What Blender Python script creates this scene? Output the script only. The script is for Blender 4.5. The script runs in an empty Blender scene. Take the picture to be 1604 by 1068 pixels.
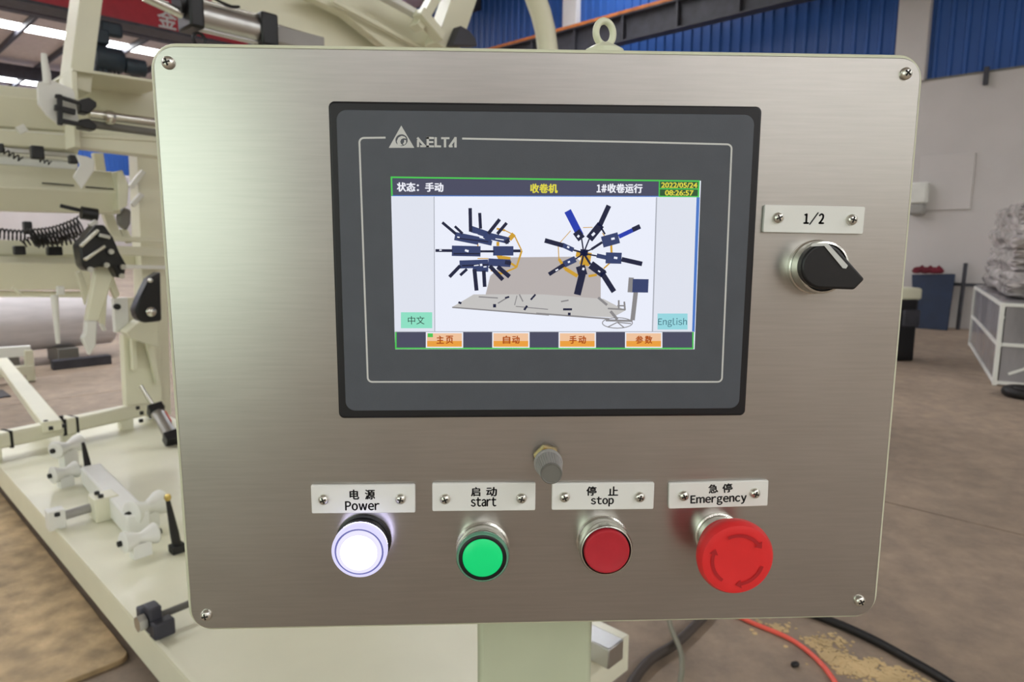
import bpy, bmesh, math, random
from mathutils import Vector, Matrix, noise
random.seed(7)
SC = bpy.context.scene
COL = SC.collection

# ------------------------------------------------------------------ camera, world, light
FPX, CX, CY = 1060.0, 802.0, 534.0
rx, ry, rz = 0.145, -0.042, 0.004
T = Vector((0.016428, 0.007028, 0.3596))           # control panel centre in camera space (m)
M = (Matrix.Rotation(rx, 3, 'X') @ Matrix.Rotation(ry, 3, 'Y') @ Matrix.Rotation(rz, 3, 'Z'))
B = Matrix(((1, 0, 0), (0, 0, 1), (0, -1, 0)))       # panel (right, down, away) -> world
CAM_H = 1.35
_c = B @ (M.transposed() @ (-T))
ZC = CAM_H - _c.z                                    # height of the panel centre above the floor
C = Vector((_c.x, _c.y, CAM_H))
right, down, fwd = (B @ (M.transposed() @ Vector(v)) for v in ((1, 0, 0), (0, 1, 0), (0, 0, 1)))
cam = bpy.data.cameras.new('camera'); cam_o = bpy.data.objects.new('camera', cam); COL.objects.link(cam_o)
cam.sensor_width = 36.0; cam.lens = FPX / 1604 * 36.0; cam.clip_start = 0.01; cam.clip_end = 200
cam_o.matrix_world = Matrix(((right.x, -down.x, -fwd.x, C.x), (right.y, -down.y, -fwd.y, C.y),
                             (right.z, -down.z, -fwd.z, C.z), (0, 0, 0, 1)))
cam.dof.use_dof = True; cam.dof.focus_distance = 0.365; cam.dof.aperture_fstop = 17.0
SC.camera = cam_o

w = bpy.data.worlds.new('world'); SC.world = w; w.use_nodes = True
bg = w.node_tree.nodes['Background']; bg.inputs[0].default_value = (0.86, 0.90, 0.88, 1); bg.inputs[1].default_value = 0.5
SC.view_settings.view_transform = 'Standard'; SC.view_settings.look = 'None'
SC.view_settings.gamma = 1.0; SC.view_settings.exposure = 0.0; SC.view_settings.use_curve_mapping = False
SKYLIGHT = 18.0

# hall axes: the hall and the machine run along u, the side wall is met along n
u = Vector((-0.692, 0.722, 0)).normalized(); n = Vector((0.722, 0.692, 0)).normalized()
u = Vector((-n.y, n.x, 0))
UP = Vector((0, 0, 1))
def AB(a, b, z=0.0): return u * a + n * b + Vector((0, 0, z))
def ray(px, py): return right * ((px - CX) / FPX) + down * ((py - CY) / FPX) + fwd
def onz(px, py, z): d = ray(px, py); return C + d * ((z - C.z) / d.z)
def ona(px, py, a): d = ray(px, py); return C + d * ((a - C.dot(u)) / d.dot(u))
def onb(px, py, b): d = ray(px, py); return C + d * ((b - C.dot(n)) / d.dot(n))
def ony(px, py, y): d = ray(px, py); return C + d * ((y - C.y) / d.y)
def Q(px, py, off=0.0): return ony(px, py, -off)      # a point on the control panel's face
def mpp(P): return (P - C).dot(fwd) / FPX             # metres per pixel at P

# daylight through the big gateway in the hall's left wall
dl = bpy.data.lights.new('gateway_daylight', 'AREA'); dl.shape = 'RECTANGLE'; dl.size = 9.4; dl.size_y = 5.4; dl.energy = 450; dl.color = (.84, 1.0, .85)
dlo = bpy.data.objects.new('gateway_daylight', dl); COL.objects.link(dlo)
_o = AB(-2.6, -13.9, 2.8)
dlo.matrix_world = Matrix(((u.x, 0, -n.x, _o.x), (u.y, 0, -n.y, _o.y), (0, 1, 0, _o.z), (0, 0, 0, 1)))

# added fill for the dim machine faces, set in an unseen rear window band
dw = bpy.data.lights.new('rear_fill_light', 'AREA'); dw.shape = 'RECTANGLE'; dw.size = 20.0; dw.size_y = 2.4; dw.energy = 260; dw.color = (.98, 1.0, .96)
dwo = bpy.data.objects.new('rear_fill_light', dw); COL.objects.link(dwo)
_o = AB(-19.9, 0, 4.5)
dwo.matrix_world = Matrix(((-n.x, 0, -u.x, _o.x), (-n.y, 0, -u.y, _o.y), (0, 1, 0, _o.z), (0, 0, 0, 1)))

# ------------------------------------------------------------------ materials
def lin(c):
    return tuple((x / 255 / 12.92 if x / 255 <= .04045 else ((x / 255 + .055) / 1.055) ** 2.4) for x in c[:3]) + (1,)
def mat(name, rgb, rough=.5, metal=0., var=.06, scale=6., bump=0., bscale=60., emit=None, estr=0., coat=0., trans=0., alpha=1., ior=1.45, stretch=None, spec=.5):
    m = bpy.data.materials.new(name); m.use_nodes = True
    nt = m.node_tree; p = nt.nodes['Principled BSDF']
    c = lin(rgb)
    p.inputs['Roughness'].default_value = rough; p.inputs['Metallic'].default_value = metal
    p.inputs['Specular IOR Level'].default_value = spec
    p.inputs['IOR'].default_value = ior
    if coat: p.inputs['Coat Weight'].default_value = coat; p.inputs['Coat Roughness'].default_value = .1
    if trans: p.inputs['Transmission Weight'].default_value = trans
    if alpha < 1: p.inputs['Alpha'].default_value = alpha
    if emit:
        p.inputs['Emission Color'].default_value = lin(emit); p.inputs['Emission Strength'].default_value = estr
    tc = nt.nodes.new('ShaderNodeTexCoord'); mp = nt.nodes.new('ShaderNodeMapping')
    nt.links.new(tc.outputs['Object'], mp.inputs[0])
    if stretch: mp.inputs['Scale'].default_value = stretch
    if var:
        nz = nt.nodes.new('ShaderNodeTexNoise'); nz.inputs['Scale'].default_value = scale; nz.inputs['Detail'].default_value = 5
        rp = nt.nodes.new('ShaderNodeValToRGB')
        rp.color_ramp.elements[0].position = .3; rp.color_ramp.elements[1].position = .7
        rp.color_ramp.elements[0].color = tuple(x * (1 - var * 2) for x in c[:3]) + (1,)
        rp.color_ramp.elements[1].color = tuple(min(1, x * (1 + var)) for x in c[:3]) + (1,)
        nt.links.new(mp.outputs[0], nz.inputs['Vector']); nt.links.new(nz.outputs[0], rp.inputs[0]); nt.links.new(rp.outputs[0], p.inputs['Base Color'])
    else:
        p.inputs['Base Color'].default_value = c
    if bump:
        n2 = nt.nodes.new('ShaderNodeTexNoise'); n2.inputs['Scale'].default_value = bscale; n2.inputs['Detail'].default_value = 4
        b = nt.nodes.new('ShaderNodeBump'); b.inputs['Strength'].default_value = bump; b.inputs['Distance'].default_value = .01
        nt.links.new(mp.outputs[0], n2.inputs['Vector']); nt.links.new(n2.outputs[0], b.inputs['Height']); nt.links.new(b.outputs[0], p.inputs['Normal'])
    return m
def glow(name, rgb, s=1.0, refl=.25):                # a lit display element
    m = bpy.data.materials.new(name); m.use_nodes = True
    p = m.node_tree.nodes['Principled BSDF']
    p.inputs['Base Color'].default_value = (.01, .01, .01, 1); p.inputs['Roughness'].default_value = .25
    p.inputs['Specular IOR Level'].default_value = refl
    p.inputs['Emission Color'].default_value = lin(rgb); p.inputs['Emission Strength'].default_value = s
    return m
def steel_plate():
    m = bpy.data.materials.new('brushed_stainless'); m.use_nodes = True
    nt = m.node_tree; N = nt.nodes; L = nt.links; p = N['Principled BSDF']
    p.inputs['Metallic'].default_value = 1; p.inputs['Anisotropic'].default_value = .45; p.inputs['Anisotropic Rotation'].default_value = .25
    tc = N.new('ShaderNodeTexCoord'); mp = N.new('ShaderNodeMapping'); mp.inputs['Scale'].default_value = (30, 1, 620)
    L.new(tc.outputs['Object'], mp.inputs[0])
    nz = N.new('ShaderNodeTexNoise'); nz.inputs['Scale'].default_value = 1.0; nz.inputs['Detail'].default_value = 2; L.new(mp.outputs[0], nz.inputs['Vector'])
    cl = N.new('ShaderNodeTexNoise'); cl.inputs['Scale'].default_value = 22; cl.inputs['Detail'].default_value = 5; L.new(tc.outputs['Object'], cl.inputs['Vector'])
    rp = N.new('ShaderNodeValToRGB'); rp.color_ramp.elements[0].position = .25; rp.color_ramp.elements[1].position = .75
    rp.color_ramp.elements[0].color = (.425, .41, .382, 1); rp.color_ramp.elements[1].color = (.495, .476, .445, 1)
    mx = N.new('ShaderNodeMath'); mx.operation = 'MULTIPLY_ADD'; mx.inputs[1].default_value = .6
    md = N.new('ShaderNodeMath'); md.operation = 'MULTIPLY'; md.inputs[1].default_value = .4
    L.new(cl.outputs[0], md.inputs[0]); L.new(nz.outputs[0], mx.inputs[0]); L.new(md.outputs[0], mx.inputs[2])
    L.new(mx.outputs[0], rp.inputs[0]); L.new(rp.outputs[0], p.inputs['Base Color'])
    mr = N.new('ShaderNodeMapRange'); mr.inputs['To Min'].default_value = .26; mr.inputs['To Max'].default_value = .33
    L.new(mx.outputs[0], mr.inputs[0]); L.new(mr.outputs[0], p.inputs['Roughness'])
    bp = N.new('ShaderNodeBump'); bp.inputs['Strength'].default_value = .015; bp.inputs['Distance'].default_value = .0004
    L.new(nz.outputs[0], bp.inputs['Height']); L.new(bp.outputs[0], p.inputs['Normal'])
    tg = N.new('ShaderNodeTangent'); tg.direction_type = 'UV_MAP'; tg.uv_map = 'UVMap'
    L.new(tg.outputs[0], p.inputs['Tangent'])
    return m

def concrete():
    m = mat('concrete_floor', (166, 148, 130), .62, var=.12, scale=.9, bump=.15, bscale=25)
    nt = m.node_tree; N = nt.nodes; L = nt.links; p = N['Principled BSDF']
    base = p.inputs['Base Color'].links[0].from_socket
    nz = N.new('ShaderNodeTexNoise'); nz.inputs['Scale'].default_value = 7; nz.inputs['Detail'].default_value = 8; nz.inputs['Roughness'].default_value = .7
    geo = N.new('ShaderNodeNewGeometry'); L.new(geo.outputs['Position'], nz.inputs['Vector'])
    for nd in N:
        if nd.type == 'MAPPING':
            L.new(geo.outputs['Position'], nd.inputs[0])
    rp = N.new('ShaderNodeValToRGB'); rp.color_ramp.elements[0].position = .35; rp.color_ramp.elements[1].position = .65
    rp.color_ramp.elements[0].color = (.72, .72, .74, 1); rp.color_ramp.elements[1].color = (1.06, 1.04, 1.0, 1)
    mx = N.new('ShaderNodeMix'); mx.data_type = 'RGBA'; mx.blend_type = 'MULTIPLY'; mx.inputs[0].default_value = 1
    L.new(nz.outputs[0], rp.inputs[0]); L.new(base, mx.inputs[6]); L.new(rp.outputs[0], mx.inputs[7]); L.new(mx.outputs[2], p.inputs['Base Color'])
    return m

MT = dict(
    cream=mat('cream_paint', (222, 220, 196), .42, var=.03, scale=3, coat=.15),
    box=mat('pale_green_cream_paint', (212, 214, 188), .4, var=.03, scale=30, bump=.06, bscale=260, coat=.2),
    post=mat('shaded_green_paint', (188, 194, 168), .45, var=.03, scale=20),  # greenish paint, with the shade of the floor-facing post put into the colour
    white=mat('white_paint', (226, 226, 220), .45, var=.03),
    steel=steel_plate(),
    chrome=mat('chrome', (214, 214, 206), .25, 1., var=0),
    screw=mat('zinc_screw', (226, 224, 214), .32, 1., var=.1, scale=400),
    silver=mat('aluminium', (196, 196, 192), .35, 1., var=.05),
    brass=mat('brass', (205, 180, 110), .3, 1., var=.05),
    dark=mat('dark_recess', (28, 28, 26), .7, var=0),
    black=mat('black_plastic', (22, 22, 24), .38, var=0),
    bezel=mat('black_bezel', (20, 20, 24), .38, var=0),
    slate=mat('slate_grey_film', (78, 82, 90), .5, var=.03, scale=80, bump=.05, bscale=1800),
    print_=mat('pale_print', (205, 206, 204), .5, var=0),
    ink=mat('black_ink', (32, 32, 34), .6, var=0),
    tag=mat('white_acrylic', (232, 232, 228), .3, var=.02, coat=.3),
    red=mat('red_plastic', (226, 46, 48), .4, var=.02, scale=90),
    redd=mat('deep_red_plastic', (188, 44, 56), .34, var=.03, scale=90),
    redm=mat('dark_red_mark', (178, 30, 36), .5, var=0),
    grey=mat('grey_plastic', (156, 154, 150), .45, var=.03),
    greyd=mat('dark_grey_plastic', (112, 110, 104), .45, var=.03),
    blue=mat('blue_sheet_metal', (46, 88, 160), .45, var=.06, scale=.8),
    bluep=mat('blue_painted_board', (14, 34, 64), .5, var=.1),
    wall=mat('white_plaster', (205, 200, 198), .8, var=.05, scale=.7, bump=.1, bscale=6),
    wallb=mat('buff_plaster', (172, 158, 146), .8, var=.06, scale=.6),
    roof=mat('grey_roof_sheet', (214, 206, 204), .7, var=.06),
    darkst=mat('dark_steel', (62, 62, 70), .55, var=.15),
    orange=mat('orange_rail_paint', (190, 110, 52), .55, var=.15),
    crane=mat('red_crane_paint', (172, 38, 50), .45, var=.06),
    hoist=mat('dark_teal_hoist', (40, 54, 62), .5, var=.1),
    rubber=mat('black_rubber', (24, 22, 22), .5, var=.1),
    redcab=mat('orange_red_cable_sheath', (238, 98, 82), .45, var=.03),
    greycab=mat('grey_cable_sheath', (72, 64, 58), .5, var=.05),
    greenish=mat('grey_green_cable_sheath', (128, 126, 108), .5, var=.05),
    ply=mat('beige_board', (188, 162, 122), .6, var=.22, scale=11, bump=.25, bscale=30),
    wood=mat('brown_wood', (138, 98, 62), .7, var=.15),
    dust=mat('ochre_crumbs', (204, 178, 132), .8, var=.15),
    film=mat('cloudy_plastic_film', (186, 180, 178), .2, var=.3, scale=5, bump=.12, bscale=6),
    filmg=mat('grey_plastic_film', (148, 144, 146), .2, var=.2, scale=3, bump=.4, bscale=7, stretch=(1, 1, .3)),
    cloth=mat('dark_red_cloth', (104, 28, 42), .9, var=.2),
    drum=mat('lavender_white_roll', (208, 202, 204), .5, var=.06, stretch=(.5, .5, 4)),
    sky=mat('lit_skylight', (240, 240, 240), .5, var=0, emit=(250, 252, 255), estr=SKYLIGHT),
)
MT['concrete'] = concrete()

# ------------------------------------------------------------------ mesh building
class MB:
    def __init__(s): s.v = []; s.f = []
    def add(s, vs, fs):
        o = len(s.v); s.v += [Vector(v) for v in vs]; s.f += [tuple(i + o for i in f) for f in fs]; return s
    def box(s, c, size, ax=None):
        ex, ey, ez = ax or (Vector((1, 0, 0)), Vector((0, 1, 0)), UP)
        c = Vector(c); h = [x / 2 for x in size]
        vs = [c + ex * (i * h[0]) + ey * (j * h[1]) + ez * (k * h[2]) for i in (-1, 1) for j in (-1, 1) for k in (-1, 1)]
        return s.add(vs, [(0, 1, 3, 2), (4, 6, 7, 5), (0, 4, 5, 1), (2, 3, 7, 6), (0, 2, 6, 4), (1, 5, 7, 3)])
    def bar(s, p0, p1, w, d, side=None):              # box beam: w across (in the plane normal to `side`), d along `side`
        p0, p1 = Vector(p0), Vector(p1); ex = (p1 - p0).normalized()
        ez = (side or u); ez = (ez - ex * ez.dot(ex)).normalized(); ey = ez.cross(ex)
        return s.box((p0 + p1) / 2, ((p1 - p0).length, w, d), (ex, ey, ez))
    def prism(s, pts, d):                             # closed outline pushed along vector d
        pts = [Vector(p) for p in pts]; k = len(pts); d = Vector(d)
        nrm = Vector((0, 0, 0))
        for i in range(k): nrm += pts[i].cross(pts[(i + 1) % k])
        if nrm.dot(d) > 0: pts = pts[::-1]
        return s.add(pts + [p + d for p in pts], [tuple(range(k)), tuple(range(2 * k - 1, k - 1, -1))] + [(i, i + k, (i + 1) % k + k, (i + 1) % k) for i in range(k)])
    def flat(s, pts): pts = list(pts); return s.add(pts, [tuple(range(len(pts)))])
    def lathe(s, prof, o, axis, seg=40, flute=0, fl=0., ax=None):   # prof: (radius, distance along axis)
        axis = Vector(axis).normalized(); o = Vector(o)
        ex = axis.orthogonal().normalized(); ey = axis.cross(ex)
        vs = []; fs = []; k = len(prof)
        for i in range(seg):
            t = 2 * math.pi * i / seg; dr = ex * math.cos(t) + ey * math.sin(t)
            for (r, h) in prof:
                rr = r * (1 + (fl * (1 if i % 2 else -1) if flute else 0)); vs.append(o + dr * rr + axis * h)
        for i in range(seg):
            j = (i + 1) % seg
            for q in range(k - 1): fs.append((i * k + q, j * k + q, j * k + q + 1, i * k + q + 1))
        if prof[0][0] > 1e-7: fs.append(tuple(i * k for i in range(seg))[::-1])
        if prof[-1][0] > 1e-7: fs.append(tuple(i * k + k - 1 for i in range(seg)))
        return s.add(vs, fs)
    def cyl(s, p0, p1, r0, r1=None, seg=20):
        p0, p1 = Vector(p0), Vector(p1); return s.lathe([(r0, 0), (r0 if r1 is None else r1, (p1 - p0).length)], p0, p1 - p0, seg)
    def tube(s, pts, r, seg=10, close=False):
        pts = [Vector(p) for p in pts]; k = len(pts); vs = []; fs = []
        t = (pts[1] - pts[0]).normalized(); ex = t.orthogonal().normalized()
        for i, p in enumerate(pts):
            if close: t = (pts[(i + 1) % k] - pts[i - 1]).normalized()
            else: t = (pts[min(i + 1, k - 1)] - pts[max(i - 1, 0)]).normalized()
            ex = (ex - t * ex.dot(t)).normalized(); ey = t.cross(ex)
            rr = r[i] if isinstance(r, (list, tuple)) else r
            vs += [p + (ex * math.cos(2 * math.pi * j / seg) + ey * math.sin(2 * math.pi * j / seg)) * rr for j in range(seg)]
        for i in range(k if close else k - 1):
            for j in range(seg):
                a, b = i * seg, ((i + 1) % k) * seg; fs.append((a + j, a + (j + 1) % seg, b + (j + 1) % seg, b + j))
        if not close: fs += [tuple(range(seg))[::-1], tuple((k - 1) * seg + j for j in range(seg))]
        return s.add(vs, fs)
    def ribbon(s, pts, width, normal, close=False):   # flat stroke lying in the plane of `normal`
        pts = [Vector(p) for p in pts]; k = len(pts); vs = []
        for i, p in enumerate(pts):
            a = pts[i - 1] if (close or i) else pts[0]; b = pts[(i + 1) % k] if (close or i < k - 1) else pts[-1]
            d = (b - a).normalized(); side = normal.cross(d).normalized() * width / 2
            vs += [p + side, p - side]
        return s.add(vs, [(2 * i, 2 * i + 1, 2 * ((i + 1) % k) + 1, 2 * ((i + 1) % k)) for i in range(k if close else k - 1)])
    def build(s, name, m, parent=None, origin=None, smooth=40, bevel=0., seg=2, uv=None):
        me = bpy.data.meshes.new(name)
        root = parent
        while root is not None and root.parent is not None: root = root.parent
        if root is not None: org = Vector(root.location)
        elif origin is not None: org = Vector(origin)
        else:
            xs = [v.x for v in s.v]; ys = [v.y for v in s.v]; zs = [v.z for v in s.v]
            org = Vector(((min(xs) + max(xs)) / 2, (min(ys) + max(ys)) / 2, min(zs)))
        me.from_pydata([v - org for v in s.v], [], s.f)
        if uv:
            l = me.uv_layers.new(name='UVMap')
            for lp in me.loops: q = me.vertices[lp.vertex_index].co; l.data[lp.index].uv = (q.x, q.z)
        bm = bmesh.new(); bm.from_mesh(me); bmesh.ops.recalc_face_normals(bm, faces=bm.faces) if not uv else None; bm.to_mesh(me); bm.free()
        if smooth: me.shade_smooth(); me.set_sharp_from_angle(angle=math.radians(smooth))
        me.materials.append(MT[m] if isinstance(m, str) else m)
        o = bpy.data.objects.new(name, me); COL.objects.link(o)
        if parent is not None: o.parent = parent
        else: o.location = org
        if bevel:
            b = o.modifiers.new('bevel', 'BEVEL'); b.width = bevel; b.segments = seg; b.limit_method = 'ANGLE'; b.angle_limit = .6
        return o
def thing(name, label, cat, loc=(0, 0, 0), group=None):
    o = bpy.data.objects.new(name, None); COL.objects.link(o); o.location = loc; o.empty_display_size = .05
    return tag(o, label, cat, group)
def tag(o, label, cat, group=None):
    o['label'] = label; o['category'] = cat
    if group: o['group'] = group
    return o
def struct(o): o['kind'] = 'structure'; return o
def copy_at(src, parent, delta):
    c = src.copy(); COL.objects.link(c); c.parent = parent; c.location = Vector(src.location) + Vector(delta); return c

FN = Vector((0, -1, 0))                                # panel's outward normal
PX, PZ = Vector((1, 0, 0)), UP
def rrect(c, wd, ht, r, k=8, ex=PX, ez=PZ):
    out = []
    for (sx, sz, a0) in ((1, 1, 0), (-1, 1, 90), (-1, -1, 180), (1, -1, 270)):
        for i in range(k + 1):
            t = math.radians(a0 + 90 * i / k)
            out.append(Vector(c) + ex * (sx * (wd / 2 - r) + r * math.cos(t)) + ez * (sz * (ht / 2 - r) + r * math.sin(t)))
    return out
_fc = bpy.data.curves.new('lettering_source', 'FONT'); _fo = bpy.data.objects.new('lettering_source', _fc); COL.objects.link(_fo)
_GC = {}
def glyphs(text):
    if text in _GC: return _GC[text]
    _fc.body = text; _fc.offset = 0
    bpy.context.view_layer.update()
    me = bpy.data.meshes.new_from_object(_fo.evaluated_get(bpy.context.evaluated_depsgraph_get()))
    vs = [v.co.copy() for v in me.vertices]; fs = [tuple(p.vertices) for p in me.polygons]
    bpy.data.meshes.remove(me); _GC[text] = (vs, fs); return vs, fs
for _t in ('收卷机', '状态：手动', '收卷运行', '中文', '2022/05/24', '08:26:57'): glyphs(_t)
for _t in '主页自手参数电源启动停止急': glyphs(_t)
for _t in 'PowerstaopEmgncy1/2lish#': glyphs(chr(ord(_t) + 0xFEE0))
def letters(mb, s, box, off, bold=0., d=0., rot=None, wide=True):
    """set the words s into the pixel box (x0,y0,x1,y1) on the panel face, upright in the panel's own axes"""
    if s.isascii() and wide:                                   # wide Latin forms, closed up to a word
        V, F, x = [], [], 0.
        for ch_ in s:
            vs, fs = glyphs(chr(ord(ch_) + 0xFEE0)); lo = min(v.x for v in vs); hi = max(v.x for v in vs)
            F += [tuple(i + len(V) for i in f) for f in fs]; V += [Vector((v.x - lo + x, v.y, 0)) for v in vs]; x += hi - lo + .12
    else:
        V, F = glyphs(s)
    xs = [v.x for v in V]; ys = [v.y for v in V]
    x0, x1, y0, y1 = min(xs), max(xs), min(ys), max(ys)
    a, t, b, q = box; ym = (t + q) / 2; xm = (a + b) / 2
    W = (Q(b, ym, off) - Q(a, ym, off)).length; H = (Q(xm, t, off) - Q(xm, q, off)).length
    cc = (Q(a, ym, off) + Q(b, ym, off)) / 2
    ex = (Q(b, ym + (rot or 0), off) - Q(a, ym - (rot or 0), off)).normalized() if rot is not None else PX
    ez = ex.cross(Vector((0, 1, 0))) * -1
    if ez.z < 0: ez = -ez
    vs = [cc + ex * (((v.x - x0) / (x1 - x0) - .5) * W) + ez * (((v.y - y0) / (y1 - y0) - .5) * H) for v in V]
    for (dx, dz) in (((-1, 0), (1, 0), (0, .7), (0, -.7)) if bold else ((0, 0),)):
        mb.add([v + ex * (dx * bold * .017) + ez * (dz * bold * .017) for v in vs], F)
    return mb

# ------------------------------------------------------------------ the hall
floor = bpy.data.objects.new('floor', None); COL.objects.link(floor); floor['kind'] = 'structure'
MB().prism([AB(-20, -14, -.2), AB(-20, 13.2, -.2), AB(42, 13.2, -.2), AB(42, -14, -.2)], (0, 0, .16)).build('joint_bed', 'dark', floor)
av = [-20, -13.5, -7.0, -.5 - .0, 6.53, 13, 19.5, 26, 34, 42]; bv = [-14, -8, -2.5, 3.57, 8.1, 13.2]
av[3] = -2.0
for i in range(len(av) - 1):
    for j in range(len(bv) - 1):
        g = .006
        MB().prism([AB(av[i] + g, bv[j] + g, -.04), AB(av[i] + g, bv[j + 1] - g, -.04), AB(av[i + 1] - g, bv[j + 1] - g, -.04), AB(av[i + 1] - g, bv[j] + g, -.04)], (0, 0, .04)).build('slab', 'concrete', floor, smooth=0)
WB = 12.6; RZ_ = 8.0
wall = struct(MB().prism([AB(-20, WB), AB(42, WB), AB(42, WB + .24), AB(-20, WB + .24)], (0, 0, 3.95)).build('wall_right', 'wall', origin=AB(10, WB)))
MB().prism([AB(-20, WB - .015, 3.95), AB(42, WB - .015, 3.95), AB(42, WB + .24, 3.95), AB(-20, WB + .24, 3.95)], (0, 0, .03)).build('coping', 'greyd', wall)
def sheet(a0, a1, z0, z1, bplane, axis='b'):          # one corrugated steel sheet
    mb = MB(); k = int(round((a1 - a0) / .21)); prof = []
    for i in range(k):
        s0 = a0 + (a1 - a0) * i / k; st = (a1 - a0) / k
        prof += [(s0, 0), (s0 + st * .62, 0), (s0 + st * .70, -.035), (s0 + st * .92, -.035)]
    prof.append((a1, 0))
    vs = []
    for (s_, o_) in prof:
        for z in (z0, z1): vs.append(AB(s_, bplane + o_, z) if axis == 'b' else AB(bplane + o_, s_, z))
    return mb.add(vs, [(2 * i, 2 * i + 2, 2 * i + 3, 2 * i + 1) for i in range(len(prof) - 1)])
a = -6.0
while a < 40:
    sheet(a, a + 1.05, 3.98, 8.4, WB + .1).build('wall_sheet', 'blue', wall, smooth=0); a += 1.05
for ac, wd in ((3.10, .46), (10.25, .40), (17.4, .4), (24.6, .4), (-4.0, .45)):   # columns of the side wall
    MB().box(AB(ac, WB + .02, 6.17), (wd, .18, 4.42), (u, n, UP)).build('column', 'wall', wall, bevel=.01)
P = onb(1547, 107, WB); MB().box(AB(P.dot(u), WB - .05, P.z - .12), (.06, .08, .26), (u, n, UP)).build('bracket', 'darkst', wall)
EA = 38.0
wl = struct(MB().prism([AB(2.2, -14), AB(42, -14), AB(42, -14.24), AB(2.2, -14.24)], (0, 0, RZ_)).build('wall_left', 'wall', origin=AB(10, -14)))
MB().prism([AB(-20, -14), AB(-7.4, -14), AB(-7.4, -14.24), AB(-20, -14.24)], (0, 0, RZ_)).build('wall_section', 'wall', wl)
MB().prism([AB(-7.4, -14, 5.7), AB(2.2, -14, 5.7), AB(2.2, -14.24, 5.7), AB(-7.4, -14.24, 5.7)], (0, 0, RZ_ - 5.7)).build('lintel', 'wall', wl)
rwl = struct(MB().prism([AB(-20, -14), AB(-20, 12.84), AB(-20.24, 12.84), AB(-20.24, -14)], (0, 0, 3.2)).build('wall_rear', 'wallb', origin=AB(-20, 0)))
MB().prism([AB(-20, -14, 5.8), AB(-20, 12.84, 5.8), AB(-20.24, 12.84, 5.8), AB(-20.24, -14, 5.8)], (0, 0, RZ_ - 5.8)).build('lintel', 'wallb', rwl)
endw = struct(MB().prism([AB(EA, -14), AB(EA, WB), AB(EA + .24, WB), AB(EA + .24, -14)], (0, 0, 4.6)).build('wall_back', 'wall', origin=AB(EA, 0)))
b = -14.0
while b < WB - .5:
    sheet(b, min(b + 1.05, WB), 4.6, 8.4, EA + .1, 'a').build('wall_sheet', 'blue', endw, smooth=0); b += 1.05
# roof: opaque sheets between rooflights, purlins along the hall, rafters across it
roof = bpy.data.objects.new('ceiling', None); COL.objects.link(roof); roof['kind'] = 'structure'
RZ = 8.0
lights_a = [-18.4, -9.4, 8.6, 17.6, 26.6, 35.6]
edges = [-20] + [x for l in lights_a for x in (l - .46, l + .46)] + [EA + .3]
for i in range(0, len(edges), 2):
    MB().prism([AB(edges[i], -14, RZ), AB(edges[i], 13, RZ), AB(edges[i + 1], 13, RZ), AB(edges[i + 1], -14, RZ)], (0, 0, .06)).build('roof_sheet', 'roof', roof)
for l in lights_a:
    MB().prism([AB(l - .46, -14, RZ + .01), AB(l - .46, 13, RZ + .01), AB(l + .46, 13, RZ + .01), AB(l + .46, -14, RZ + .01)], (0, 0, .03)).build('skylight', 'sky', roof)
for k in range(18):
    bb = -13.0 + 1.52 * k
    MB().box(AB(10, bb, RZ - .09), (58, .09, .18), (u, n, UP)).build('purlin', 'darkst', roof)
for l in lights_a + [-.4]:
    MB().box(AB(l + 4.9, -.5, RZ - .42), (.3, 27, .45), (u, n, UP)).build('rafter', 'darkst', roof)

# crane runway beam with the orange rail, along the side wall
RB = 11.9
rw = thing('crane_runway_beam', 'dark steel runway girder with an orange rail along the blue wall', 'girder', AB(10, RB, 5.42))
MB().box(AB(11, RB, 5.69), (50, .02, .5), (u, n, UP)).build('web', 'darkst', rw)
MB().box(AB(11, RB, 5.43), (50, .26, .03), (u, n, UP)).build('flange', 'darkst', rw)
MB().box(AB(11, RB, 5.93), (50, .26, .03), (u, n, UP)).build('flange', 'darkst', rw)
MB().box(AB(11, RB - .1, 5.975), (50, .08, .06), (u, n, UP)).build('rail', 'orange', rw)
for k in range(24):
    MB().box(AB(-3 + k * 1.25, RB - .06, 5.69), (.05, .1, .5), (u, n, UP)).build('stiffener', 'darkst', rw)
for k in range(6):
    MB().box(AB(3.1 + k * 7.15 - 7.15, 12.2, 5.72), (.2, .75, .5), (u, n, UP)).build('bracket', 'darkst', rw)
# crane bridge with hoist
GA, GZ = 17.0, 6.03
gd = thing('crane_bridge', 'red overhead crane bridge girder with white lettering under the roof', 'crane', AB(GA, 0, GZ))
MB().box(AB(GA, -.5, GZ + .55), (.5, 24.6, .95), (u, n, UP)).build('girder', 'crane', gd)
MB().box(AB(GA, -.5, GZ + .05), (.62, 24.6, .06), (u, n, UP)).build('flange', 'darkst', gd)
P = ona(262, 32, GA - .26)
_fc.body = '金'; _fc.offset = .02; bpy.context.view_layer.update()
me = bpy.data.meshes.new_from_object(_fo.evaluated_get(bpy.context.evaluated_depsgraph_get()))
MB().add([P + n * ((v.co.x - .5) * .42) + UP * ((v.co.y - .35) * .42) for v in me.vertices], [tuple(p.vertices) for p in me.polygons]).build('lettering', 'print_', gd)
hp = ona(152, 90, GA - .3)
ho = thing('electric_hoist', 'dark electric hoist hanging below the red crane girder', 'hoist', hp - UP * .8)
hb, hz = hp.dot(n), hp.z
MB().lathe([(0, -.01), (.22, 0), (.26, .05), (.26, .5), (.22, .55), (0, .56)], AB(GA - .3, hb - .05, hz), n, 24).build('motor', 'hoist', ho)
MB().lathe([(0, -.01), (.16, 0), (.18, .04), (.18, .4), (0, .45)], AB(GA - .35, hb + .52, hz - .08), n, 24).build('gearbox', 'hoist', ho)
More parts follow.
